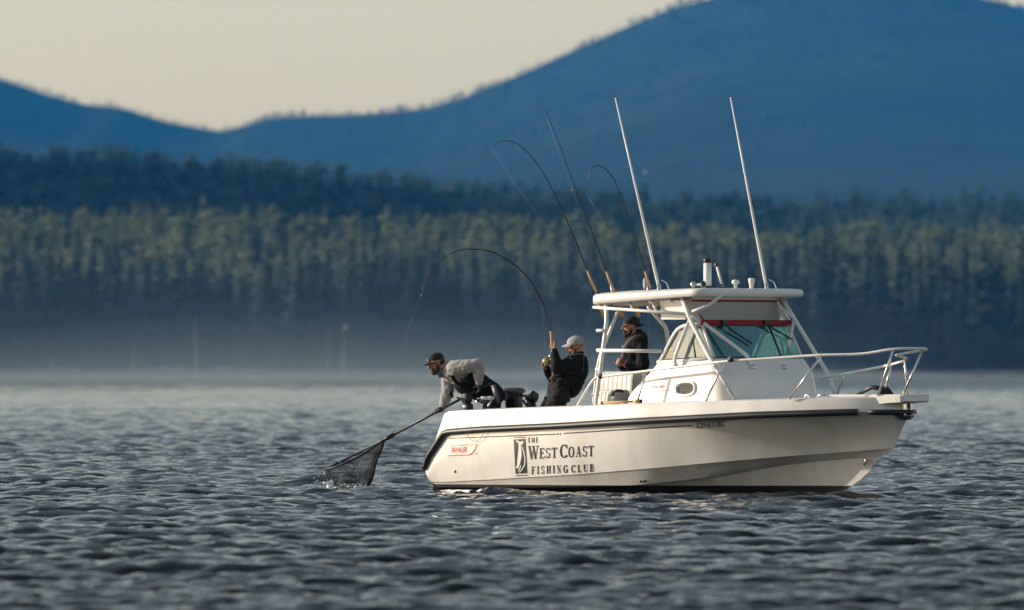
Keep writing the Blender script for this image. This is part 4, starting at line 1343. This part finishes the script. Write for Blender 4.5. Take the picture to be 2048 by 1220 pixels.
# ---------------------------------------------------------------- people
def frame(fwd, up):
    f = Vector(fwd).normalized(); u = Vector(up); u = (u - f * u.dot(f)).normalized()
    l = u.cross(f)
    return Matrix((f, l, u)).transposed()

def add_head(mb, c, R, neck, s=1.0):
    def E(p, r): mb.ell(c + R @ (Vector(p) * s), [q * s for q in r], R, 16, 11)
    E((-.012, 0, .03), (.098, .078, .090)); E((.028, 0, -.03), (.064, .060, .085)); E((.034, 0, -.078), (.052, .047, .038))
    E((.074, 0, .026), (.022, .044, .012)); E((.090, 0, -.056), (.012, .023, .010)); E((.062, .03, -.012), (.024, .022, .022)); E((.062, -.03, -.012), (.024, .022, .022))
    E((-.008, .079, -.006), (.022, .011, .034)); E((-.008, -.079, -.006), (.022, .011, .034))
    mb.cap(c + R @ Vector((.090, 0, .008)) * s, c + R @ Vector((.111, 0, -.024)) * s, .010 * s, .016 * s)
    mb.cap(c + R @ Vector((-.022, 0, -.06)) * s, neck, .058 * s, .064 * s)

def grip(mb, C, A, wrist, r_obj, s=1.0, fr=.0095, flip=1):
    """a hand closed round something: palm, four unequal fingers wrapped about axis A, thumb the other way"""
    A = Vector(A).normalized(); C = Vector(C); wrist = Vector(wrist)
    n0 = wrist - C; n0 = (n0 - A * n0.dot(A)).normalized(); t0 = A.cross(n0) * flip
    rr = r_obj + fr * .9
    for k, (off, ln) in enumerate(((-.034, .92), (-.0115, 1.0), (.0115, .96), (.034, .8))):
        kn = C + A * off * s + n0 * (rr + .022) + t0 * .012
        mb.cap(wrist + A * off * .5, kn, .019 * fr / .0095, .0135 * fr / .0095)
        pts = []
        for q in range(6):
            an = math.radians(20 + 40 * q * ln)
            ra = rr + .012 * max(0, 1 - q / 2)
            pts.append(C + A * off * s + (n0 * math.cos(an) + t0 * math.sin(an)) * ra)
        for a, b in zip([kn] + pts[:-1], pts): mb.cap(a, b, fr, fr * .94, 8)
    th = [wrist.lerp(C + n0 * rr, .55) + A * -.03, C + A * -.042 - t0 * rr * .8 + n0 * rr * .9, C + A * -.040 - t0 * rr * 1.05 - n0 * .008, C + A * -.030 - t0 * rr * .6 - n0 * rr * .75]
    for a, b in zip(th[:-1], th[1:]): mb.cap(a, b, fr * 1.2, fr * 1.05, 8)

def cap_hat(c, R, name, m, parent, off, s=1.0, brim=True, back=False, flat=0.0):
    mb = MB()
    vs, fs = [], []
    nu, nv = 24, 8
    for j in range(nv + 1):
        ph = math.pi / 2 * j / nv
        for i in range(nu):
            th = 2 * math.pi * i / nu
            x = .112 * math.sin(ph) * math.cos(th) - .012; y = .092 * math.sin(ph) * math.sin(th); z = .034 + .092 * math.cos(ph) ** .8 - (.012 * (1 - math.cos(th)) if ph > 1.4 else 0)
            vs.append(c + R @ (Vector((x, y, z)) * s))
    for j in range(nv):
        for i in range(nu):
            a, b = j * nu + i, j * nu + (i + 1) % nu
            fs.append((a, a + nu, b + nu, b))
    mb.add(vs, fs)
    o = mb.build(name, M[m], parent, off)
    if brim:
        mb = MB(); vs = []; n = 12
        sg = -1 if back else 1
        for t in (0, .006):
            for k in range(n + 1):
                a = math.radians(-68 + 136 * k / n)
                x0 = .108 * math.cos(a) * .97 - .012; y0 = .088 * math.sin(a)
                ext = .078 * math.cos(a) ** .8
                dr = -.030 * (1 - (abs(y0) / .09)) * 0 - .034 * (abs(y0) / .088) ** 2
                vs.append(c + R @ (Vector((x0 * sg, y0, .036 + t)) * s)); vs.append(c + R @ (Vector(((x0 + ext) * sg, y0 * 1.03, .030 + t + dr - .018 * flat)) * s))
        m_ = 2 * (n + 1); fs = []
        for k in range(n):
            a = 2 * k
            fs += [(a, a + 1, a + 3, a + 2), (m_ + a, m_ + a + 2, m_ + a + 3, m_ + a + 1), (a + 1, m_ + a + 1, m_ + a + 3, a + 3)]
        mb.add(vs, fs); mb.build('cap_brim', M[m], o)
        o2 = o.children[-1] if o.children else None
        mesh = [q for q in bpy.data.objects if q.parent == o][-1].data
        mesh.transform(Matrix.Translation(-Vector(off)))
    mb = MB(); mb.ell(c + R @ (Vector((-.012, 0, .127)) * s), (.009, .009, .006), R, 8, 5)
    q = mb.build('cap_button', M[m], o, off)
    return o

def beard(c, R, m, parent, off, full=1.0, s=1.0):
    mb = MB()
    for sg in (1, -1):
        mb.cap(c + R @ Vector((.0, .066 * sg, -.03)), c + R @ Vector((.022, .058 * sg, -.085)), .016, .024)
        mb.cap(c + R @ Vector((.022, .058 * sg, -.085)), c + R @ Vector((.072, .015 * sg, -.108 * (0.9 + .1 * full))), .024, .03 * full)
        mb.cap(c + R @ Vector((.098, .004 * sg, -.043)), c + R @ Vector((.084, .032 * sg, -.058)), .009, .012)
        mb.cap(c + R @ Vector((.084, .034 * sg, -.06)), c + R @ Vector((.07, .03 * sg, -.1)), .014, .02)
    mb.ell(c + R @ Vector((.078, 0, -.094)), (.03 * full, .034, .032 * full), R)
    o = mb.build('beard', M[m], parent, off); bake(o, .006, 2, (.003, 60)); return o

def eyes(c, R, parent, off):
    for sg in (1, -1):
        mb = MB(); mb.ell(c + R @ Vector((.080, .031 * sg, .008)), (.011, .012, .009), R, 10, 7); e = mb.build('eye', M['eye'], parent, off)
        mb = MB(); mb.ell(c + R @ Vector((.0895, .031 * sg, .008)), (.003, .0055, .0055), R, 8, 5); mb.build('pupil', M['ink'], e, off)

def glasses(c, R, parent, off):
    g = None
    for sg in (1, -1):
        mb = MB(); mb.ell(c + R @ Vector((.094, .032 * sg, .006)), (.007, .029, .021), R, 14, 9)
        o = mb.build('sunglasses' if g is None else 'lens', M['lens'], parent if g is None else g, off)
        g = g or o
        mb = MB(); mb.tube([c + R @ Vector((.09, .06 * sg, .014)), c + R @ Vector((.04, .083 * sg, .012)), c + R @ Vector((-.01, .088 * sg, .008))], .005, 6); mb.build('temple_arm', M['black'], g, off)
    return g

def limb(mb, pts, rs):
    for a, b, ra, rb in zip(pts[:-1], pts[1:], rs[:-1], rs[1:]): mb.cap(a, b, ra, rb)

class Person:
    def __init__(self, label, foot):
        self.root = empty('person', foot); self.o = Vector(foot)
        tag(self.root, label, 'person', 'anglers on the boat')
    def mesh(self, mb, name, m, voxel=None, smooth=2, disp=None, parent=None, dec=None):
        o = mb.build(name, M[m], parent or self.root, self.o)
        if voxel: bake(o, voxel, smooth, disp, dec)
        return o

def boots(p, mb_pts, m='black'):
    for a, d in mb_pts:
        mb = MB(); mb.cap(a + Vector((0, 0, .22)), a + Vector((0, 0, .0)), .062, .055); mb.cap(a + Vector((0, 0, -.035)) - d * .03, a + Vector((0, 0, -.04)) + d * .15, .05, .042)
        p.mesh(mb, 'boot', m, .012, 2)

# --- the man with the landing net, bent over the stern corner
Y1 = 109.15
def j1(px, py, d=0): return W(px, py, Y1 + d)
foot1 = j1(995, 0); foot1.z = FLOOR
p1 = Person('man in grey fleece and black cap bending over the stern with the landing net', foot1)
hc = j1(872, 725.5, -.01); Rh = frame((-.90, -.22, -.36), (-.30, 0, .95)); neck = j1(892, 737)
poleA, poleB = W(980, 767, 108.86), W(768, 879.5, 109.5)
pd = (poleB - poleA).normalized()
def on_pole(px): return poleA + (poleB - poleA) * ((px - 980) / (768 - 980))
h_near, h_far = on_pole(955), on_pole(877)
sN, sF = j1(908, 736, -.18), j1(896, 741, .17)
eN, wN = j1(957, 729, -.27), h_near + Vector((.02, -.02, .075))
eF, wF = j1(896, 781, .10), h_far + Vector((.055, .05, .035))
hipN, hipF = j1(985, 792, -.10), j1(985, 790, .10)
kN, kF = j1(975, 862, -.12), j1(985, 862, .12)
aN, aF = j1(1000, 914, -.13), j1(1012, 914, .13)
mb = MB(); add_head(mb, hc, Rh, neck)
limb(mb, [j1(900, 741), j1(925, 752), j1(955, 770), j1(984, 788)], [.11, .13, .12, .12])
limb(mb, [sN, eN, wN], [.052, .042, .03]); limb(mb, [sF, eF, wF], [.052, .042, .03])
limb(mb, [hipN, kN, aN], [.08, .055, .042]); limb(mb, [hipF, kF, aF], [.08, .055, .042])
grip(mb, h_near, pd, wN, .016, fr=.0075); grip(mb, h_far, pd, wF, .016, fr=.0075, flip=-1)
body = p1.mesh(mb, 'body', 'skin', .0065, 1)
eyes(hc, Rh, p1.root, p1.o); beard(hc, Rh, 'beard', p1.root, p1.o, 1.1)
mb = MB(); grip(mb, h_near, pd, wN, .016, fr=.0118); limb(mb, [wN, wN.lerp(eN, .22)], [.036, .038]); p1.mesh(mb, 'glove', 'black', .006, 1)
mb = MB(); grip(mb, h_far, pd, wF, .016, fr=.0118, flip=-1); limb(mb, [wF, wF.lerp(eF, .2)], [.036, .038]); p1.mesh(mb, 'glove', 'black', .006, 1)
mb = MB()
limb(mb, [j1(896, 739), j1(906, 743), j1(925, 751), j1(950, 766)], [.078, .145, .155, .14])
limb(mb, [sN, j1(934, 733, -.25), eN], [.098, .088, .074]); limb(mb, [eN, eN.lerp(wN, .5), wN + (eN - wN).normalized() * .03], [.074, .068, .048])
limb(mb, [sF, sF.lerp(eF, .5), eF], [.095, .088, .074]); limb(mb, [eF, eF.lerp(wF, .5), wF + (eF - wF).normalized() * .02], [.074, .07, .05])
mb.cap(j1(893, 732, 0), j1(884, 745, 0), .07, .066)
p1.mesh(mb, 'fleece_jacket', 'fleece', .011, 2, (.012, 15))
mb = MB(); mb.cap(j1(882, 741, -.03), j1(880, 750, -.05), .05, .035); mb.cap(j1(886, 737, .03), j1(882, 750, .03), .05, .03); p1.mesh(mb, 'collar', 'vest', .01, 2, (.006, 20))
mb = MB()
limb(mb, [j1(931, 764), j1(946, 768), j1(960, 775), j1(984, 790)], [.160, .182, .172, .160])
mb.cap(j1(927, 767, -.115), j1(949, 757, -.125), .080, .080)
limb(mb, [hipN, kN, aN + Vector((0, 0, .05))], [.115, .088, .075]); limb(mb, [hipF, kF, aF + Vector((0, 0, .05))], [.115, .088, .075])
p1.mesh(mb, 'bib_trousers', 'bib', .012, 3, (.010, 10))
for pts in ([j1(918, 770, -.165), j1(908, 758, -.185), j1(899, 742, -.155), j1(896, 729, -.09), j1(910, 724, -.05), j1(938, 742, -.04)],
            [j1(916, 775, .05), j1(902, 762, .03), j1(890, 748, .04), j1(894, 731, .08), j1(912, 727, .09)]):
    mb = MB(); mb.tube(smooth_path(pts, 6), .022, 8, flat=.4); p1.mesh(mb, 'bib_strap', 'bib')
mb = MB(); mb.cap(eF + Vector((.03, -.06, -.03)), eF + Vector((.05, -.05, -.07)), .03, .026); p1.mesh(mb, 'sleeve_pocket', 'black', .008, 1)
boots(p1, [(aN, Vector((-.9, -.2, 0))), (aF, Vector((-.9, -.2, 0)))])
cap1 = cap_hat(hc, Rh, 'cap', 'cap_black', p1.root, p1.o)
mb = MB(); mb.ell(hc + Rh @ Vector((.094, .02, .070)), (.006, .017, .016), Rh, 10, 6); mb.build('cap_badge', M['white'], cap1, p1.o)
mb = MB(); mb.tube([hc + Rh @ Vector((.07, .074, .030)), hc + Rh @ Vector((.0, .090, .024)), hc + Rh @ Vector((-.09, .06, .026))], .007, 6); mb.build('glasses_strap', M['cork'], cap1, p1.o)
mb = MB(); mb.ell(hc + Rh @ Vector((-.062, 0, -.02)), (.055, .075, .055), Rh); o = mb.build('hair', M['beard'], p1.root, p1.o); bake(o, .008, 2, (.004, 50))

# --- the man fighting the fish, leaning back
Y2 = 108.6
def j2(px, py, d=0): return W(px, py, Y2 + d)
foot2 = j2(1108, 0); foot2.z = FLOOR
p2 = Person('man in black jacket and grey cap leaning back with the bent rod', foot2)
hc = j2(1150.5, 692, .0); Rh = frame((-.95, .12, -.16), (-.10, 0, .99)); neck = j2(1156, 712)
butt, grip_top = W(1106, 757, 108.42), W(1103, 662, 108.42)
rd2 = (grip_top - butt).normalized()
hN = butt.lerp(grip_top, (757 - 688) / 95); reelC = W(1094.5, 723, 108.40)
hF = reelC + Vector((-.035, .03, -.035))
sN, sF = j2(1144, 726, -.19), j2(1144, 724, .17)
eN, wN = j2(1113, 736, -.26), hN + Vector((.03, -.045, -.07))
eF, wF = j2(1108, 760, .16), hF + Vector((.02, .045, -.055))
hipN, hipF = j2(1121, 786, -.10), j2(1117, 786, .11)
kN, kF = j2(1093, 846, -.12), j2(1082, 842, .13)
aN, aF = j2(1106, 914, -.13), j2(1088, 914, .13)
mb = MB(); add_head(mb, hc, Rh, neck)
limb(mb, [j2(1154, 722), j2(1149, 740), j2(1134, 765), j2(1120, 786)], [.11, .13, .12, .12])
limb(mb, [sN, eN, wN], [.052, .042, .03]); limb(mb, [sF, eF, wF], [.052, .042, .03])
limb(mb, [hipN, kN, aN], [.085, .055, .042]); limb(mb, [hipF, kF, aF], [.085, .055, .042])
grip(mb, hN, rd2, wN, .015); grip(mb, hF, Vector((0.3, 1, 0)), wF, .012)
p2.mesh(mb, 'body', 'skin2', .0065, 1)
eyes(hc, Rh, p2.root, p2.o)
o = beard(hc, Rh, 'stubble', p2.root, p2.o, .72)
mb = MB()
limb(mb, [j2(1155, 716), j2(1152, 728), j2(1151, 742), j2(1142, 764), j2(1140, 774)], [.085, .155, .160, .150, .140])
limb(mb, [sN, sN.lerp(eN, .5), eN], [.092, .082, .070]); limb(mb, [eN, eN.lerp(wN, .5), wN + (eN - wN).normalized() * .02], [.070, .062, .042])
limb(mb, [sF, sF.lerp(eF, .5), eF], [.090, .080, .068]); limb(mb, [eF, eF.lerp(wF, .5), wF + (eF - wF).normalized() * .02], [.066, .06, .043])
mb.cap(j2(1157, 711), j2(1152, 716), .070, .075)
p2.mesh(mb, 'jacket', 'jacket', .011, 2, (.016, 12))
mb = MB(); mb.cap(j2(1148, 780, -.12), j2(1156, 772, -.10), .05, .055); mb.cap(j2(1150, 780, .08), j2(1157, 772, .08), .05, .05); p2.mesh(mb, 'jacket_hem', 'jacket', .012, 2, (.008, 12))
mb = MB()
limb(mb, [j2(1128, 763), j2(1122, 776), j2(1119, 787)], [.150, .165, .160])
limb(mb, [hipN, kN, aN + Vector((0, 0, .05))], [.125, .095, .078]); limb(mb, [hipF, kF, aF + Vector((0, 0, .05))], [.125, .095, .078])
p2.mesh(mb, 'rain_trousers', 'trouser', .012, 2, (.018, 12))
mb = MB(); mb.ell(j2(1096, 791, -.235), (.020, .012, .024)); q = p2.mesh(mb, 'leg_patch', 'teal')
mb = MB(); mb.ell(j2(1141.5, 717, -.265), (.022, .012, .018)); mb.ell(j2(1143, 710, -.17), (.02, .02, .012)); p2.mesh(mb, 'shoulder_badge', 'grey')
mb = MB(); mb.tube(smooth_path([j2(1141, 713, -.12), j2(1150, 709, -.10), j2(1160, 708, -.09), j2(1165, 710, -.05)], 5), .010, 6); p2.mesh(mb, 'collar_trim', 'vest')
boots(p2, [(aN, Vector((-.95, .1, 0))), (aF, Vector((-.95, .1, 0)))])
cap2 = cap_hat(hc, Rh, 'cap', 'cap_grey', p2.root, p2.o, 1.02, flat=.5)
mb = MB(); mb.tube([j2(1100, 760, -.2), j2(1104, 753, -.2), j2(1118, 748, -.22)], .012, 6); p2.mesh(mb, 'rod_belt', 'grey')

# --- the man under the roof
Y3 = 108.45
def j3(px, py, d=0): return W(px, py, Y3 + d)
foot3 = j3(1268, 0); foot3.z = FLOOR
p3 = Person('bearded man in sunglasses and backward black cap standing under the hardtop', foot3)
hc = j3(1261.5, 652, 0); Rh = frame((-.97, -.08, -.06), (.02, 0, 1)); neck = j3(1268, 671)
hN, hF = j3(1243, 722, -.16), j3(1238, 724, -.10)
sN, sF = j3(1281, 686, -.19), j3(1264, 686, .17)
eN, wN = j3(1287, 730, -.25), hN + Vector((.07, .0, -.05))
eF, wF = j3(1249, 733, .16), hF + Vector((.035, .06, -.04))
hipN, hipF = j3(1271, 760, -.10), j3(1266, 760, .10)
kN, kF = j3(1264, 836, -.11), j3(1262, 836, .11)
aN, aF = j3(1270, 914, -.12), j3(1266, 914, .12)
mb = MB(); add_head(mb, hc, Rh, neck)
limb(mb, [j3(1269, 680), j3(1270, 700), j3(1269, 730), j3(1269, 758)], [.11, .13, .12, .12])
limb(mb, [sN, eN, wN], [.052, .042, .032]); limb(mb, [sF, eF, wF], [.052, .042, .032])
limb(mb, [hipN, kN, aN], [.085, .055, .042]); limb(mb, [hipF, kF, aF], [.085, .055, .042])
grip(mb, hN, Vector((.5, 0, .9)), wN, .014, fr=.0115); grip(mb, hF, Vector((.4, 0, 1)), wF, .014, fr=.0115)
p3.mesh(mb, 'body', 'skin', .0065, 1)
beard(hc, Rh, 'beard_dark', p3.root, p3.o, 1.05); glasses(hc, Rh, p3.root, p3.o)
mb = MB()
limb(mb, [j3(1269, 677), j3(1271, 690), j3(1271, 712), j3(1270, 745)], [.085, .155, .160, .150])
limb(mb, [sN, sN.lerp(eN, .5), eN], [.092, .082, .072]); limb(mb, [eN, eN.lerp(wN, .6), wN + (eN - wN).normalized() * .02], [.072, .062, .045])
limb(mb, [sF, sF.lerp(eF, .5), eF], [.090, .080, .068]); limb(mb, [eF, eF.lerp(wF, .5), wF], [.066, .06, .046])
mb.cap(j3(1276, 668, 0), j3(1284, 676, 0), .068, .072); mb.cap(j3(1268, 675, -.06), j3(1280, 672, -.06), .05, .06)
p3.mesh(mb, 'hooded_jacket', 'jacket', .011, 2, (.015, 12))
for d, nm in ((-.15, 0), (.12, 1)):
    mb = MB(); mb.tube(smooth_path([j3(1284, 676, d * .8 - .02), j3(1272, 675, d - .06), j3(1257, 686, d - .045), j3(1249, 703, d), j3(1247, 728, d)], 6), .032, 8, flat=.5); p3.mesh(mb, 'vest_strap', 'vest')
mb = MB(); mb.box(j3(1247, 694, -.13), (.05, .03, .05)); p3.mesh(mb, 'vest_buckle', 'white')
mb = MB()
limb(mb, [j3(1269, 748), j3(1268, 762)], [.150, .160])
limb(mb, [hipN, kN, aN + Vector((0, 0, .05))], [.12, .09, .075]); limb(mb, [hipF, kF, aF + Vector((0, 0, .05))], [.12, .09, .075])
p3.mesh(mb, 'trousers', 'trouser', .014, 3, (.010, 10))
boots(p3, [(aN, Vector((-.95, -.1, 0))), (aF, Vector((-.95, .1, 0)))])
cap_hat(hc, Rh, 'cap', 'cap_black', p3.root, p3.o, 1.02, back=True, flat=1.5)

# ---------------------------------------------------------------- landing net
nr = empty('landing_net', h_near); tag(nr, 'long-handled black landing net dipped into the water off the stern', 'net')
no = h_near.copy()
MB().tube([poleA, poleB], [.0165, .019], 10).build('net_handle', M['black'], nr, no)
tipc = W(651, 939, 109.68); E0 = poleB.copy()
hd = (tipc - E0)
def hoop(t):
    """teardrop hoop, t in 0..1"""
    a = 2 * math.pi * t
    x = (1 - math.cos(a)) / 2
    y = math.sin(a) * .27 * (x ** .35 if x > 0 else 0)
    return E0 + hd * x + Vector((0, y, 0)) + Vector((0, 0, -.055 * math.sin(math.pi * x) * (1 if y < 0 else 0)))
loop = [hoop(k / 48) for k in range(49)]
MB().tube(loop, .0135, 8, cap=False).build('net_hoop', M['black'], nr, no)
MB().tube([poleB + (poleA - poleB).normalized() * .16, poleB - (poleA - poleB).normalized() * .03], .027, 10).build('net_yoke', M['black'], nr, no)
def bag(t, s):
    h = hoop(t)
    x = (1 - math.cos(2 * math.pi * t)) / 2
    bx = W(731 - 64 * x, 982, 109.6); b = Vector((bx.x, 109.6 + (h.y - 109.6) * .55, -.14))
    p = h.lerp(b, s)
    bulge = math.sin(math.pi * s) * .035
    p += Vector((0, math.copysign(bulge, h.y - 109.6), 0)) + Vector((.012 * math.sin(t * 40 + s * 5), .012 * math.sin(t * 25 + s * 9), 0)) * s
    return p
mb = MB(); NV = 74
for sg in (1, -1):
    for k in range(NV):
        pts = [bag((k / NV + sg * s * .12) % 1.0, s) for s in [q / 12 for q in range(13)]]
        mb.tube(pts, .0030, 3, cap=False)
o = mb.build('net_mesh', M['net'], nr, no); o['kind'] = 'stuff'
for t0, r in ((0.0, .016), (.5, .014), (.43, .012)):
    MB().tube([bag(t0 + .03 * math.sin(s * 4), s) for s in [q / 10 for q in range(11)]], [r * (1 + .5 * math.sin(q * 1.3)) for q in range(11)], 7, flat=.5).build('net_fold', M['net'], nr, no)
MB().tube(smooth_path([bag(.37, .0), bag(.40, .35), bag(.36, .6), bag(.33, .95)], 6), .006, 6).build('net_cord', M['net'], nr, no)

# splash where the net meets the water
mb = MB()
for k in range(150):
    c = W(random.gauss(705, 48), 972 + random.gauss(0, 3.0), 109.6 + random.gauss(0, .3))
    c.z = max(.0, random.expovariate(1 / .04) if random.random() < .8 else random.uniform(0, .35))
    r = random.uniform(.003, .008)
    mb.ell(c, (r, r, r * random.uniform(.8, 1.6)), None, 6, 4)
o = mb.build('splash_drops', M['foam'], None); tag(o, 'bright water drops flying around the landing net', 'splash', kind='stuff')
mb = MB()
for k in range(26):
    t = random.random()
    c = W(658 + random.gauss(0, 4), 975 - 18 * t, 109.5); r = .030 * (1.1 - t) * random.uniform(.6, 1.2)
    c.x += t * .025
    mb.ell(c, (r, r, r * 1.4), None, 9, 6)
for k in range(20):
    c = W(random.uniform(660, 745), 976, 109.5 + random.uniform(-.2, .2)); c.z = .02 + random.uniform(-.02, .02); r = random.uniform(.01, .025)
    mb.ell(c, (r * 2, r, r * .6), None, 8, 5)
o = mb.build('splash', M['foam'], None); bake(o, .009, 1, (.006, 40)); tag(o, 'white splash of water at the far tip of the landing net', 'splash', kind='stuff')

# ---------------------------------------------------------------- fishing rods
def rod(pts, Y, handle, label, lines, reel=None, beads=(), guides=9, r0=.0105):
    base = W(*handle[-1], Y)
    root = empty('fishing_rod', base); tag(root, label, 'fishing rod', 'fishing rods')
    path = smooth_path([W(x, y, Y) for x, y in pts][::-1], 8)
    n = len(path)
    MB().tube(path, [r0 * (1 - .78 * (k / (n - 1)) ** .8) for k in range(n)], 8).build('rod_blank', M['blank'], root, base)
    hp = [W(x, y, Y) for x, y in handle]
    MB().tube(hp, [.0145, .0165, .0165, .018][:len(hp)] if len(hp) < 4 else .0165, 10).build('cork_handle', M['cork'], root, base)
    MB().tube([hp[-1], hp[-1] + (hp[-1] - hp[0]).normalized() * .05], .021, 10).build('rod_butt', M['black'], root, base)
    MB().tube([hp[0] + (hp[0] - hp[-1]).normalized() * .02, hp[0]], .016, 10).build('rod_ferrule', M['black'], root, base)
    gs = []
    for g in range(guides):
        k = int((.08 + .92 * (g / (guides - 1)) ** .8) * (n - 1)); p = path[k]
        t = (path[min(k + 1, n - 1)] - path[max(k - 1, 0)]).normalized(); side = Vector((0, 1, 0)).cross(t).normalized()
        rr = .016 - .010 * g / guides
        c = p + side * (-rr - .004)
        ring = [c + (t.cross(Vector((0, 0, 0))) if False else (side * math.cos(a) + Vector((0, 1, 0)) * math.sin(a)) * rr) for a in [math.pi * 2 * q / 10 for q in range(11)]]
        MB().tube(ring, .0028, 5, cap=False).build('line_guide', M['black'], root, base)
        gs.append(c)
    for ln in lines:
        MB().tube([W(x, y, yy or Y) for x, y, yy in ln], .0006, 5).build('line', M['line'], root, base)
    for x, y in beads:
        MB().ell(W(x, y, Y), (.011, .011, .011), None, 10, 7).build('line_bead', M['bead'], root, base)
    if reel:
        c = W(reel[0], reel[1], Y); R_ = reel[2]
        ax = Vector((.35, -1, .12)).normalized()
        rl = MB().lathe(c - ax * .03, ax, [(0, R_ * .92), (.008, R_), (.018, R_ * .97), (.02, R_ * .8), (.044, R_ * .8), (.046, R_ * .97), (.056, R_), (.064, R_ * .9), (.066, R_ * .3), (.075, R_ * .25)], 22).build('reel', M[reel[3]], root, base)
        MB().tube([c + ax * .04, c + ax * .06 + Vector((.02, 0, .02)), c + ax * .085 + Vector((.02, 0, .02))], .006, 6).build('reel_handle', M['steel'], rl, base)
        MB().tube([c, hp[1] if len(hp) > 1 else hp[0]], .011, 6).build('reel_foot', M['steel'], rl, base)
    return root
rod([(982, 296), (989, 288), (998, 283), (1019.6, 282.5), (1041, 291.5), (1059, 309), (1078, 332.5), (1094.6, 360), (1113, 397), (1131.5, 436), (1152, 483), (1174.5, 541)], 107.56,
    [(1174.5, 541), (1183, 562), (1193, 585)], 'leftmost of the three rods on the roof, its tip bent over', [[(982, 297, 0), (1187, 592, 0)], [(1187, 592, 0), (1172, 672, 0), (1165, 745, 107.9)]], reel=(1199, 601, .045, 'gold'))
rod([(1082, 203), (1107, 258), (1133.5, 327.5), (1168, 422), (1191, 481), (1212.6, 542.7)], 107.78, [(1212.6, 542.7), (1220, 563), (1229, 584)],
    'straight fishing rod standing between the two bent rods on the roof', [[(1083, 205, 0), (1144, 380, 0), (1226, 590, 0)]], reel=(1229, 608, .05, 'black'), beads=[(1144, 380)])
rod([(1172.5, 385), (1175.7, 356), (1182.7, 338), (1193, 331), (1207, 335), (1223.7, 352), (1238, 381), (1258.5, 438), (1273, 483), (1290.5, 542.7)], 108.25, [(1290.5, 542.7), (1295, 560), (1301.5, 578)],
    'short fishing rod with hooked tip beside the left white antenna', [[(1172.5, 386, 0), (1290, 590, 0)], [(1298, 622, 0), (1296, 660, 0), (1304, 705, 0)]], reel=(1296, 610, .05, 'black'))
rod([(843.5, 588), (848.7, 569), (865, 540.7), (889.7, 515), (918, 501), (948, 498), (984, 504), (1020.8, 523.4), (1053.6, 552), (1078, 590), (1092.5, 622.6), (1100.7, 657.5)], 108.42,
    [(1102, 662), (1104.5, 700), (1105.5, 728), (1106.5, 757)], 'deeply arched fishing rod held up by the man in the grey cap', [[(843, 590, 0), (822, 640, 0), (790, 742, 0), (766, 880, 109.5), (757, 978, 109.6)], [(1091, 714, 0), (1088, 660, 0), (1083, 600, 0)]],
    reel=(1094.5, 722.5, .058, 'reel'), beads=[(843, 590)], guides=12, r0=.013)
# silver lure hanging beside the third rod
a = W(1289, 556, 108.1)
rt = MB().ell(W(1288.5, 567, 108.1), (.016, .008, .072), None, 12, 9).build('fishing_lure', M['white'], None, a); rt.location = a
tag(rt, 'small white lure hanging beside the short hooked rod', 'lure')
# cork rod butt lying on the gunwale
a, b = P(1207, 808, -1.13), P(1268, 806, -1.13)
a.z = 1.105; b.z = 1.125
gr = empty('spare_rod_handle', to_world(a)); tag(gr, 'cork rod handle lying on the gunwale beside the white seats', 'rod handle')
wa, wb = to_world(a), to_world(b)
MB().tube([wa, wb], .017, 10).build('cork_grip', M['cork'], gr, wa)
MB().tube([wa - (wb - wa).normalized() * .03, wa], .020, 10).build('end_cap', M['black'], gr, wa)
d = (wb - wa).normalized()
MB().tube([wb, wb + d * .03, wb + d * .05, wb + d * .09], [.022, .03, .022, .026], 10).build('reel_seat', M['gold'], gr, wa)
MB().tube([wb + d * .09, wb + d * .13], .024, 10).build('end_cap', M['black'], gr, wa)
# thin cord looped over the stern gunwale
pts = [P(932, 822, -1.215), P(932, 842, -1.235), P(932.5, 858, -1.285), P(937, 874, -1.27), P(948, 882, -1.27), P(958, 880, -1.27), P(970, 862, -1.28), P(980, 845, -1.25), P(992, 820, -1.215)]
pts = [to_world(p) for p in pts]
o = MB().tube(smooth_path(pts, 6), .0035, 6).build('cord_loop', M['black'], None, pts[0]); o.location = pts[0]
tag(o, 'thin dark cord hanging in a loop over the stern gunwale', 'cord')

# ---------------------------------------------------------------- gulls
def gull(px, py, Y, yaw, flap, label, s=1.0):
    c = W(px, py, Y); R_ = Matrix.Rotation(yaw, 3, 'Z')
    root = empty('gull', c, yaw); tag(root, label, 'bird', 'gulls over the water')
    MB().tube([Vector((-.26, 0, .01)) * s, Vector((-.12, 0, 0)) * s, Vector((.05, 0, .0)) * s, Vector((.17, 0, .03)) * s, Vector((.23, 0, .035)) * s, Vector((.27, 0, .03)) * s], [.02 * s, .06 * s, .075 * s, .045 * s, .04 * s, .008 * s], 10).build('body', M['feather'], root)
    for sg in (1, -1):
        w = [(0.1, 0.03, .03), (.12, .35, .03 + flap * .5), (.0, .75, .03 + flap), (-.08, .72, .02 + flap * .95), (-.05, .35, .02 + flap * .5), (-.08, .03, .02)]
        top_v = [Vector((x, y * sg, z + .008)) * s for x, y, z in w]; bot_v = [Vector((x, y * sg, z - .008)) * s for x, y, z in w]
        n = 6
        MB().add(top_v + bot_v, [(0, 1, 4, 5), (1, 2, 3, 4), (n + 5, n + 4, n + 1, n), (n + 4, n + 3, n + 2, n + 1)] + [(i, (i + 1) % n, n + (i + 1) % n, n + i) for i in range(n)], False).build('wing', M['feather'], root)
gull(1291, 345, 900, .3, .18, 'white gull gliding in front of the blue mountain', .9)
gull(691, 656, 1000, 2.8, .3, 'white gull flying over the mist left of the bent rod', .9)
gull(501, 540, 1150, .5, .25, 'tiny white gull in front of the dark shoreline forest', .9)
